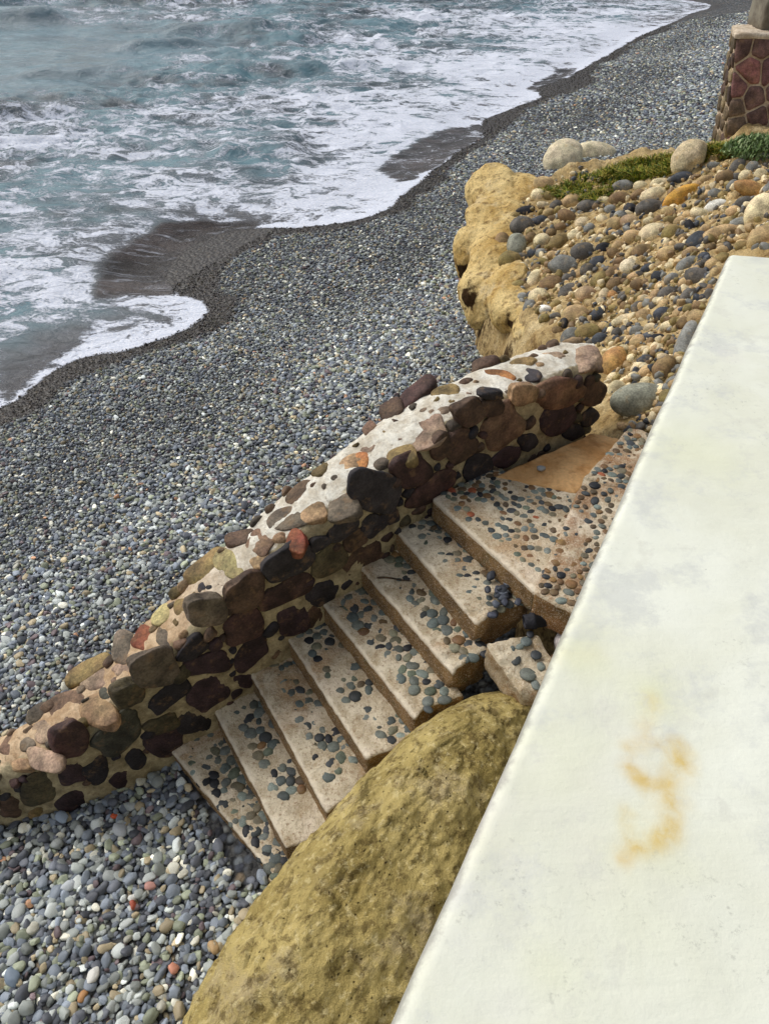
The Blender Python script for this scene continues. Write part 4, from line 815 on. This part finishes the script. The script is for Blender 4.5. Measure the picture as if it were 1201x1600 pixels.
# pale rocks down the gap between the steps and the white wall
for i, (px, py, z, r, col, lb) in enumerate(((900, 1005, 1.0, (.14, .1, .1), (186, 176, 172), 'pale rock in the gap under the turning step'), (838, 1075, .95, (.06, .05, .05), (196, 170, 128), 'small round tan rock between boulder and white wall'), (880, 1050, .9, (.14, .12, .1), (150, 110, 78), 'brown rock below the broken step corner'))):
    V, Fc = rockshape(880 + i, 4, 6, .85, .1, 1.4); tag(link('rock', mesh('rock', V * np.array(r), Fc, True, M_COBBLE), loc=at(px, py, z), color=lin(*col)), lb, 'rock')
# stub of black pipe in the gap under the turning step
pa_, pb_ = at(818, 972, 1.1), at(905, 960, 1.13); d_ = unit(pb_ - pa_); s_ = unit(np.cross(d_, UP)); u_ = np.cross(s_, d_); a = np.linspace(0, 2 * math.pi, 24, endpoint=False); rg = []
for t, r0 in ((.5, .032), (.02, .032), (0, .034), (0, .042), (.02, .045), (.12, .045), (.13, .052), (.2, .052), (.21, .045), (1, .045)): rg.append(pa_ + (pb_ - pa_) * t + (np.cos(a)[:, None] * s_ + np.sin(a)[:, None] * u_) * r0)
tag(link('pipe', mesh('pipe', np.array(rg).reshape(-1, 3), gridfaces(len(rg), 24, True), True, M_STONE), color=lin(34, 34, 40)), 'short black pipe end sticking out under the turning step by the white wall', 'pipe')
# twig on the sixth step
b0, b1 = at(588, 903, RISE * 5 + .012), at(643, 907, RISE * 5 + .016); tw = []
for k in range(14):
    t = k / 13; c = b0 + (b1 - b0) * t + np.array([0, .008 * math.sin(t * 4), .004 * math.sin(t * 7)]); a = np.linspace(0, 2 * math.pi, 8, endpoint=False); d_ = unit(b1 - b0); s_ = unit(np.cross(d_, UP))
    tw.append(c + (np.cos(a)[:, None] * s_ + np.sin(a)[:, None] * UP) * (.007 - .003 * t) * (1 if 0 < k < 13 else .2))
tg = link('twig', mesh('twig', np.array(tw).reshape(-1, 3), gridfaces(14, 8, True), True, M_STONE), color=lin(58, 46, 36)); tag(tg, 'thin dark twig lying across a step near the stone wall', 'twig')
# small gravel on the bank
r = np.random.default_rng(31); n = 6500; gpx = r.uniform(785, 1240, n); gpy = r.uniform(225, 690, n); k = inside(BANKPX + [[0, 0]], gpx, gpy); gpx, gpy = gpx[k], gpy[k]
d_ = np.array([atbank(a, b_) for a, b_ in zip(gpx[:3000], gpy[:3000])]); n = len(d_); d_[:, 2] = bank_z(d_[:, 0], d_[:, 1])
gm = bpy.data.meshes.new('gravel'); gm.vertices.add(n); gm.vertices.foreach_set('co', d_.astype(np.float32).ravel()); rad = .012 + .036 * r.random(n) ** 2
for k_, v in (('pscl', np.stack([rad * 1.2, rad, rad * .75], -1)), ('prot', r.uniform(-.6, 6, (n, 3)))): a = gm.attributes.new(k_, 'FLOAT_VECTOR', 'POINT'); a.data.foreach_set('vector', v.astype(np.float32).ravel())
gc = np.array([lin(*CC[c]) for c in ('tan', 'brn', 'dgy', 'slt', 'gry', 'cre', 'oli', 'cre', 'tan', 'oli')])[r.integers(0, 10, n)] * 1.15 * r.uniform(.7, 1.2, (n, 1))
a = gm.attributes.new('pcol', 'FLOAT_COLOR', 'POINT'); a.data.foreach_set('color', np.column_stack([gc, np.ones(n)]).astype(np.float32).ravel())
a = gm.attributes.new('prnd', 'FLOAT', 'POINT'); a.data.foreach_set('value', r.random(n).astype(np.float32)); a = gm.attributes.new('pvar', 'INT', 'POINT'); a.data.foreach_set('value', r.integers(0, 6, n).astype(np.int32))
gm.materials.append(M_PEB); gb = link('gravel', gm); tag(gb, kind='stuff'); gb.modifiers.new('scatter', 'NODES').node_group = PTREE

# ------------------------------------------------------------------ grass and shrub
def m_leaf(name):
    m, nt, b = newmat(name); N = NT(nt); N.set(b.inputs['Base Color'], N.attr('pcol', 'GEOMETRY', 'Color')); b.inputs['Roughness'].default_value = .7; return m
M_LEAF = m_leaf('leaf')
def blades(pts, hlo, hhi, cols, seed, w=.006, spread=.6):
    r = np.random.default_rng(seed); V, Fq, Cc = [], [], []; n = 0
    for P in pts:
        h = r.uniform(hlo, hhi); a = r.uniform(0, 6.28); ln = np.array([math.cos(a), math.sin(a), 0]); sd = np.array([-math.sin(a), math.cos(a), 0]) * w * r.uniform(.7, 1.4); tl = r.uniform(.1, spread)
        for k in range(4):
            t = k / 3; c = P + UP * h * (t - .25 * t * t * tl) + ln * h * tl * t * t; ww = sd * (1 - .85 * t)
            V += [c - ww, c + ww]
        Fq += [(n + 2 * k, n + 2 * k + 1, n + 2 * k + 3, n + 2 * k + 2) for k in range(3)]; n += 8
        cc = np.array(cols[r.integers(len(cols))]) * r.uniform(.7, 1.25); Cc += [[*cc, 1]] * 8
    return np.array(V), np.array(Fq), np.array(Cc)
GP = [np.array(p) for p in ([(838, 296), (880, 285), (930, 268), (985, 250), (1040, 240), (1062, 244), (1052, 268), (1010, 275), (965, 290), (930, 312), (895, 305), (862, 300)], [(1055, 244), (1080, 232), (1110, 225), (1150, 222), (1160, 236), (1110, 246), (1070, 246)])]
pts = []
for Pg in GP:
    lo, hi = Pg.min(0), Pg.max(0); m_ = int((hi[0] - lo[0]) * (hi[1] - lo[1]) / 2.0)
    gx_, gy_ = RNG.uniform(lo[0], hi[0], m_), RNG.uniform(lo[1], hi[1], m_); nzg = fbm(p3(gx_ / 16, gy_ / 10), 3, 61); k = inside(Pg, gx_, gy_) & (nzg > -.2)
    for a, b_ in zip(gx_[k], gy_[k]): q = atbank(a, b_ + 5); pts += [q + np.array([RNG.normal(0, .03), RNG.normal(0, .03), -.015]) for _ in range(4)]
V, Fq, Cc = blades(pts, .05, .11, [lin(120, 134, 40), lin(152, 154, 52), lin(92, 112, 38), lin(186, 170, 72), lin(74, 92, 34), lin(168, 150, 70)], 3, .014, 1.6)
tag(link('grass', mesh('grass', V, Fq, True, M_LEAF, {'pcol': Cc})), kind='stuff')
sb0 = atbank(1180, 242); pts = []
for _ in range(2600):
    d_ = RNG.normal(size=3); d_ = d_ / np.linalg.norm(d_) * RNG.random() ** .4; d_[2] = abs(d_[2]); pts.append(sb0 + d_ * [.42, .3, .2])
V, Fq, Cc = blades(pts, .03, .07, [lin(104, 128, 74), lin(128, 150, 96), lin(84, 110, 58), lin(148, 164, 120)], 5, .012, 1.2)
sh = link('shrub', None, loc=sb0); bpy.context.view_layer.update(); tag(sh, 'low grey-green leafy shrub at the foot of the stone tower', 'shrub')
o = link('foliage', mesh('foliage', V, Fq, True, M_LEAF, {'pcol': Cc}), sh); o.matrix_parent_inverse = sh.matrix_world.inverted()
tw = []
for k in range(7):
    a = k * .9; d_ = np.array([math.cos(a) * .6, math.sin(a) * .6, .5]); 
    for j in range(5): aa = np.linspace(0, 6.28, 6, endpoint=False); tw.append(sb0 + d_ * .3 * j / 4 + np.stack([np.cos(aa), np.sin(aa), 0 * aa], -1) * .006)
Vt = np.array(tw).reshape(7, 5, 6, 3); Fs = np.vstack([gridfaces(5, 6, True) + 30 * k for k in range(7)])
o = link('stem', mesh('stem', Vt.reshape(-1, 3), Fs, True, M_STONE), sh, color=lin(90, 72, 50)); o.matrix_parent_inverse = sh.matrix_world.inverted()

# ------------------------------------------------------------------ stone tower at the right edge
YT = 10.3; c0 = atY(1133, 222, YT); c1 = atY(1150, 58, YT + .12); TL0 = atY(1112, 214, YT + .55); TL1 = atY(1140, 62, YT + .6)
tw_w = 1.5; zt_ = c1[2]; zb_ = c0[2] - .5
B = [c0, c0 + [tw_w, -.02, 0], c0 + [tw_w, 1.4, 0], TL0 * [1, 1, 0] + [0, 0, c0[2]]]; TP = [c1, c1 + [tw_w - .1, 0, 0], c1 + [tw_w - .1, 1.2, 0], TL1 * [1, 1, 0] + [0, 0, c1[2]]]
B = [np.array(b_) + (np.array(b_) - np.array(t_)) * (.5 / (zt_ - c0[2])) for b_, t_ in zip(B, TP)]
TW = link('stone_tower', None, loc=B[0]); bpy.context.view_layer.update(); TINV = TW.matrix_world.inverted()
tag(TW, 'square tower of reddish-brown stones in pale mortar at the right edge behind the bank', 'tower')
nU, nVv = 30, 40; Vs = []; Fs = []; n = 0
for k in range(4):
    a0, a1, t0, t1 = B[k], B[(k + 1) % 4], TP[k], TP[(k + 1) % 4]; u, v = np.meshgrid(np.linspace(0, 1, nU), np.linspace(0, 1, nVv), indexing='ij'); u, v = u[..., None], v[..., None]
    Pq = (a0 * (1 - u) + a1 * u) * (1 - v) + (t0 * (1 - u) + t1 * u) * v; Vs.append(Pq.reshape(-1, 3)); Fs.append(gridfaces(nU, nVv) + n); n += nU * nVv
Vs = np.vstack(Vs); Vs = Vs + (.012 * fbm(Vs * 12, 3, 5))[:, None] * np.array([.5, -1, 0])
o = link('mortar_core', mesh('mortar_core', Vs, np.vstack(Fs), True, M_MORTAR, {'cap': np.full(len(Vs), .75), 'low': np.full(len(Vs), .75)}), TW); o.matrix_parent_inverse = TINV
cpz = .05; cz = [p + (np.array(p) - np.mean(TP, 0)) * [.04, .04, 0] for p in TP]
V, Fc, rs = slab(cz[0] - [.02, .02, 0], cz[1], cz[2], cz[3], zt_ + cpz, cpz + .02, 90, .02, .012, .06)
o = link('coping', mesh('coping', V, Fc, True, M_MORTAR, {'cap': np.ones(len(V)), 'low': np.full(len(V), .5)}), TW); o.matrix_parent_inverse = TINV
def clip(poly_, a, n_):
    out = []
    for i in range(len(poly_)):
        p, q = poly_[i], poly_[(i + 1) % len(poly_)]; dp, dq = (p - a) @ n_, (q - a) @ n_
        if dp <= 0: out.append(p)
        if dp * dq < 0: out.append(p + (q - p) * dp / (dp - dq))
    return out
def stones_on(a0, a1, t0, t1, nx, ny, seed, cols, gap, jit=.36, umax=1.):
    r = np.random.default_rng(seed); nr = unit(np.cross(a1 - a0, t0 - a0)); w = np.linalg.norm(a1 - a0); h = np.linalg.norm(t0 - a0)
    sites = np.array([((i + .5 + (.25 if j % 2 else -.25) + r.uniform(-jit, jit)) / nx * w, (j + .5 + r.uniform(-jit, jit)) / ny * h) for j in range(ny) for i in range(nx)])
    for si, s in enumerate(sites):
        if s[0] > umax * w: continue
        pl = [np.array(q, float) for q in ((0, 0), (w, 0), (w, h), (0, h))]
        for sj, q in enumerate(sites):
            if sj != si:
                m_ = (s + q) / 2; n_ = (q - s) / np.linalg.norm(q - s); pl = clip(pl, m_ - n_ * gap, n_)
                if len(pl) < 3: break
        if len(pl) < 3: continue
        pl = np.array(pl); cn = pl.mean(0); 
        for _ in range(1):
            q = [];
            for i in range(len(pl)): a_, b_ = pl[i], pl[(i + 1) % len(pl)]; q += [a_ * .88 + b_ * .12, a_ * .12 + b_ * .88]
            pl = np.array(q)
        rings = []; 
        for sc, hh in ((1.0, -.02), (1.0, .006), (.93, .018), (.75, .024), (.4, .026), (.02, .026)):
            q = cn + (pl - cn) * sc; u = q[:, :1] / w; v = q[:, 1:] / h; P3 = (a0 * (1 - u) + a1 * u) * (1 - v) + (t0 * (1 - u) + t1 * u) * v
            rings.append(P3 + nr * hh + nr * (.008 * fbm(P3 * 14, 3, si))[:, None])
        RR = np.array(rings); cc = np.array(lin(*cols[r.integers(len(cols))])) * r.uniform(.8, 1.2)
        o = link('stone', mesh('stone', RR.reshape(-1, 3), gridfaces(len(rings), len(pl), True), True, M_STONE), TW, color=cc); o.matrix_parent_inverse = TINV
RED = [(138, 98, 94), (124, 88, 86), (146, 108, 98), (114, 86, 80), (122, 102, 86), (140, 94, 88)]
stones_on(B[0], B[1], TP[0], TP[1], 6, 7, 9, RED, .012, .46, .75)
stones_on(B[3], B[0], TP[3], TP[0], 3, 9, 4, [(96, 82, 62), (120, 104, 78), (80, 62, 52), (140, 122, 92)], .02, .3)
p0 = atY(1187, 46, YT + .25); p1 = atY(1192, -60, YT + .25); pw_ = .5
V, Fc, rs = slab(np.array([p0[0], p0[1], 0]), np.array([p0[0] + pw_, p0[1], 0]), np.array([p0[0] + pw_, p0[1] + pw_, 0]), np.array([p0[0], p0[1] + pw_, 0]), p1[2] + .3, p1[2] + .3 - zt_ - cpz + .012, 91, .03, .01, .05)
def m_post():
    m, nt, b = newmat('weathered_render'); N = NT(nt); N.set(b.inputs['Base Color'], N.mix(N.ramp(N.noise(5, 5, .65), .35, .65), lin(104, 96, 84), lin(136, 130, 114))); N.bump(b, N.noise(30, 4), .5, .01); return m
ps = link('pillar', mesh('pillar', V, Fc, True, m_post())); tag(ps, 'grey rendered pillar standing on top of the stone tower, cut by the frame', 'pillar')

# ------------------------------------------------------------------ sea
q1 = np.concatenate([np.arange(-14, -2, .3), np.arange(-2, 20, .07), np.arange(20, 40, .12), np.arange(40, 70, .3), np.arange(70, 160, 2), np.arange(160, 900, 30)])
sfine = np.concatenate([-np.arange(0, 1, .04)[::-1] * 650 - 90, np.arange(-90, -40, .5), np.arange(-40, -20, .2), np.arange(-20, -4, .1), np.arange(-4, 2.6, .06)])
Q, S = np.meshgrid(q1, sfine, indexing='ij'); X = (.59 * (Q * 1.161) + (S * 1.161 - 9.3)) / (1 + .59 ** 2); Y = Q * 1.161 - .59 * X
sd = sea_sd(X, Y); amp = sstep(.2, 3.5, sd)
dist = np.hypot(X, Y)
ch = .12 * fbm(p3(X * .55, Y * 1.1), 4, 101, .55) + .10 * (1 - 2 * np.abs(fbm(p3(X * 1.2 + 3, Y * 2.2), 3, 102)))
sw = .05 * np.sin(Y * .9 + .12 * X + 2 * fbm(p3(X * .12, Y * .12), 2, 103)) * sstep(3, 12, sd)
calm_ = sstep(10., 13.5, sd) * sstep(30, 22, shore_q(X, Y))
Zw = -.9 + amp * (ch * (.6 + .8 * sstep(2, 10, sd)) * (1 - .72 * calm_) + sw)
def crest(pa, pb, h, w):
    a, b_ = at(*pa, -.9)[:2], at(*pb, -.9)[:2]; L = np.array([a, b_]); e = unit(np.append(b_ - a, 0))[:2]; nn = np.array([-e[1], e[0]]); t = ((X - a[0]) * e[0] + (Y - a[1]) * e[1]) / np.linalg.norm(b_ - a); o = (X - a[0]) * nn[0] + (Y - a[1]) * nn[1] + .5 * fbm(p3(X * .3, Y * .3), 3, 77)
    prof = np.where(o < 0, np.exp(-(o / (w * .35)) ** 2), np.exp(-(o / (w * 1.6)) ** 2)); return h * prof * sstep(-.1, .25, t) * (1 - sstep(.75, 1.1, t)), t, o
foamx = np.zeros_like(X)
for pa, pb, h, w, fo in (((-260, 24), (75, 10), 1.0, 1.6, 1.), ((90, 8), (300, 10), .55, 1.1, .15), ((-60, 40), (110, 32), .5, 1., 0), ((240, 55), (520, 50), .36, 1., .0), ((180, 84), (330, 78), .3, .8, 0.), ((360, 66), (500, 64), .26, .8, 0), ((-60, 190), (130, 182), .24, .7, .3), ((330, 245), (480, 240), .2, .6, 0), ((280, 120), (640, 108), .22, .8, .2), ((20, 120), (240, 112), .2, .8, 0)):
    hz, t, o = crest(pa, pb, h, w); Zw += hz; foamx = np.maximum(foamx, fo * hz / h * (o > -.7))
zb2 = zbeach(X, Y) + .006 + .03 * sstep(.1, 1.2, sd); film = sstep(.9, -.15, sd); Zw = zb2 + (np.maximum(Zw, zb2 + .015 * amp) - zb2) * sstep(.0, 1.6, sd); Zw = Zw + 0.012 * np.exp(-((sd - .14) / .12) ** 2) * (sd > -.1) * (.6 + .6 * fbm(p3(X * 4, Y * 4), 3, 4))
keepm = (sd > -.25); fw = gridfaces(*X.shape); fw = fw[keepm.ravel()[fw].any(1)]; us, inv = np.unique(fw, return_inverse=True); fw = inv.reshape(-1, 4)
def pxy(P): return project(P)
prj = project(p3(X, Y, -.9)); PX, PY = prj[..., 0], prj[..., 1]
nzl = fbm(p3(X * .25, Y * .35), 4, 111)
# foam cover: dense in the swash, a broken net over the surf, thinning out to the smooth water beyond the break
dens = .385 + .13 * np.exp(-sd / .5) + .08 * sstep(7, 1.5, sd) - .06 * sstep(7, 12, sd) + .20 * nzl
along = shore_q(X, Y)
dens += .02 * sstep(13, 22, along) * sstep(8, 3, sd) + .16 * fbm(p3(X * .8, Y * 1.6), 3, 113)
smooth_patch = sstep(10., 13.5, sd) * sstep(30, 22, along + 0 * X)
dens -= .22 * smooth_patch
dens = np.maximum(dens, foamx * 1.0)
FILM = [poly(p) for p in ([(165, 476), (158, 455), (178, 425), (208, 394), (256, 370), (330, 353), (400, 351), (400, 361), (310, 385), (272, 420), (270, 463), (235, 466)], [(592, 272), (618, 250), (660, 226), (704, 206), (750, 194), (765, 210), (700, 252), (650, 280), (620, 286)], [(824, 140), (870, 112), (905, 105), (900, 116), (850, 148)])]
film_m = np.zeros_like(sd)
for P_, v in ((FILM[0], -.37), (FILM[1], -.28), (FILM[2], -.3)):
    d = dline(P_, X, Y, True); d = np.where(inside(P_, X, Y), d, -d) + .22 * fbm(p3(X * 1.5, Y * 1.5), 3, 205); q = sstep(-.12, .10, d); dens += v * q; film_m = np.maximum(film_m, q)
tz = poly([(0, 645), (0, 560), (60, 528), (140, 515), (160, 500), (120, 545), (60, 590)]); d = dline(tz, X, Y, True); d = np.where(inside(tz, X, Y), d, -d); dens -= .32 * sstep(-.2, .2, d + .15 * nzl)
haze_ = smooth_patch
def m_water():
    m, nt, b = newmat('sea_water'); N = NT(nt); sdn = N.attr('sd'); de = N.attr('dens')
    st = N.n('ShaderNodeMapping'); N.set(st.inputs['Vector'], N.obj()); st.inputs['Scale'].default_value = (.72, 1.25, 1.); st.inputs['Rotation'].default_value = (0, 0, math.radians(-8)); v = st.outputs[0]
    wv = N.n('ShaderNodeTexNoise'); N.set(wv.inputs['Vector'], v); wv.inputs['Scale'].default_value = 1.6; wv.inputs['Detail'].default_value = 3
    v2 = N.vm('ADD', v, N.vm('MULTIPLY', N.vm('SUBTRACT', wv.outputs['Color'], (.5, .5, .5)), (.9, .9, 0)))
    net = N.m('SUBTRACT', 1, N.m('MULTIPLY', N.m('ABSOLUTE', N.m('SUBTRACT', N.noise(1.9, 5, .62, v2), .5)), 5.))
    net2 = N.m('SUBTRACT', 1, N.m('MULTIPLY', N.m('ABSOLUTE', N.m('SUBTRACT', N.noise(4.6, 5, .65, v2), .5)), 5.))
    blob = N.noise(2.6, 6, .68, v2)
    pat = N.m('ADD', N.m('ADD', N.m('MULTIPLY', net, .30), N.m('MULTIPLY', net2, .16)), N.m('MULTIPLY', blob, .62))
    fine = N.noise(26, 5, .75, v)
    pat = N.m('ADD', pat, N.m('MULTIPLY', N.m('SUBTRACT', fine, .5), .42))
    th = N.m('SUBTRACT', 1.0, de)
    foam = N.ramp(N.m('SUBTRACT', pat, th), -.07, .13)
    thin = N.m('MULTIPLY', N.ramp(N.m('SUBTRACT', pat, th), -.4, .1), .16)
    foam = N.m('MAXIMUM', foam, thin)
    s2 = N.n('ShaderNodeMapping'); N.set(s2.inputs['Vector'], v2); s2.inputs['Rotation'].default_value = (0, 0, math.radians(-35)); s2.inputs['Scale'].default_value = (1., 5., 1.)
    stk = N.m('MULTIPLY', N.ramp(N.noise(1.6, 5, .7, s2.outputs[0]), .5, .68), N.m('MULTIPLY', N.attr('film'), .62)); foam = N.m('MAXIMUM', foam, stk)
    shal = N.ramp(sdn, .1, 2.2)
    wc_ = N.mix(N.ramp(N.noise(.6, 3, .6, v), .35, .65), lin(36, 56, 63), lin(90, 130, 140))
    wc_ = N.mix(shal, N.mix(.5, lin(80, 70, 66), lin(92, 96, 100)), wc_)
    wc_ = N.mix(N.m('MULTIPLY', N.attr('film'), .85), wc_, N.mix(N.ramp(N.noise(.9, 3, .6, v), .4, .65), lin(46, 36, 31), lin(112, 99, 94))); wc_ = N.mix(N.m('MULTIPLY', N.attr('calm'), .6), wc_, lin(116, 142, 152))
    c = N.mix(foam, wc_, N.mix(N.ramp(fine, .3, .7), lin(198, 206, 222), lin(238, 240, 246)))
    N.set(b.inputs['Base Color'], c); N.set(b.inputs['Roughness'], N.m('MAXIMUM', N.ramp(foam, 0, .6, .14, .85), N.m('MULTIPLY', N.attr('film'), .38))); b.inputs['Specular IOR Level'].default_value = .5; b.inputs['IOR'].default_value = 1.33
    h = N.m('ADD', N.m('ADD', N.m('MULTIPLY', foam, .5), N.m('MULTIPLY', N.noise(5, 5, .65, v2), 1.2)), N.m('MULTIPLY', fine, .25)); N.bump(b, h, .8, .06)
    # the swash film thins out to nothing at its edge
    edge = N.m('ADD', sdn, N.m('MULTIPLY', N.m('SUBTRACT', N.noise(7, 4, .7), .5), .16)); al = N.ramp(edge, -.03, .05)
    al = N.m('MULTIPLY', al, N.m('MAXIMUM', N.m('MULTIPLY', N.ramp(sdn, .0, 1.1, .55, 1.), N.m('SUBTRACT', 1, N.m('MULTIPLY', N.attr('film'), .42))), foam)); N.set(b.inputs['Alpha'], al)
    return m
sw_ = link('sea', mesh('sea', p3(X, Y, Zw).reshape(-1, 3)[us], fw, True, m_water(), {'sd': sd.ravel()[us], 'dens': dens.ravel()[us], 'film': film_m.ravel()[us], 'calm': haze_.ravel()[us]})); tag(sw_, kind='structure')

# ------------------------------------------------------------------ camera, light, world
cam = bpy.data.cameras.new('camera'); co_ = bpy.data.objects.new('camera', cam); COL.objects.link(co_); cam.sensor_fit = 'VERTICAL'; cam.sensor_height = 36; cam.lens = 36 * F / 1600; cam.clip_start = .02; cam.clip_end = 3000
co_.location = CAM; co_.rotation_euler = (math.pi / 2 - PITCH, 0, 0); SC.camera = co_
sdir = unit([-.62, .38, .80]); el = math.asin(sdir[2]); az = math.atan2(sdir[0], sdir[1])
sun = bpy.data.lights.new('sun', 'SUN'); sun.energy = 1.5; sun.angle = math.radians(32); sun.color = (1, .985, .96); so = bpy.data.objects.new('sun', sun); COL.objects.link(so); so.rotation_euler = Vector(sdir.tolist()).to_track_quat('Z', 'Y').to_euler()
w = bpy.data.worlds.new('World'); SC.world = w; w.use_nodes = True; nt = w.node_tree; bg = nt.nodes['Background']; sky = nt.nodes.new('ShaderNodeTexSky'); sky.sky_type = 'NISHITA'; sky.sun_disc = False; sky.sun_elevation = el; sky.sun_rotation = az; sky.dust_density = 4; sky.air_density = 1.2; sky.ozone_density = 1
hs = nt.nodes.new('ShaderNodeHueSaturation'); hs.inputs['Saturation'].default_value = .48; nt.links.new(sky.outputs[0], hs.inputs['Color']); nt.links.new(hs.outputs[0], bg.inputs[0]); bg.inputs[1].default_value = .128
SC.view_settings.view_transform = 'Standard'; SC.view_settings.look = 'None'; SC.view_settings.exposure = 0; SC.view_settings.gamma = 1
SC.cycles.max_bounces = 6; SC.cycles.use_denoising = True; SC.cycles.transparent_max_bounces = 12
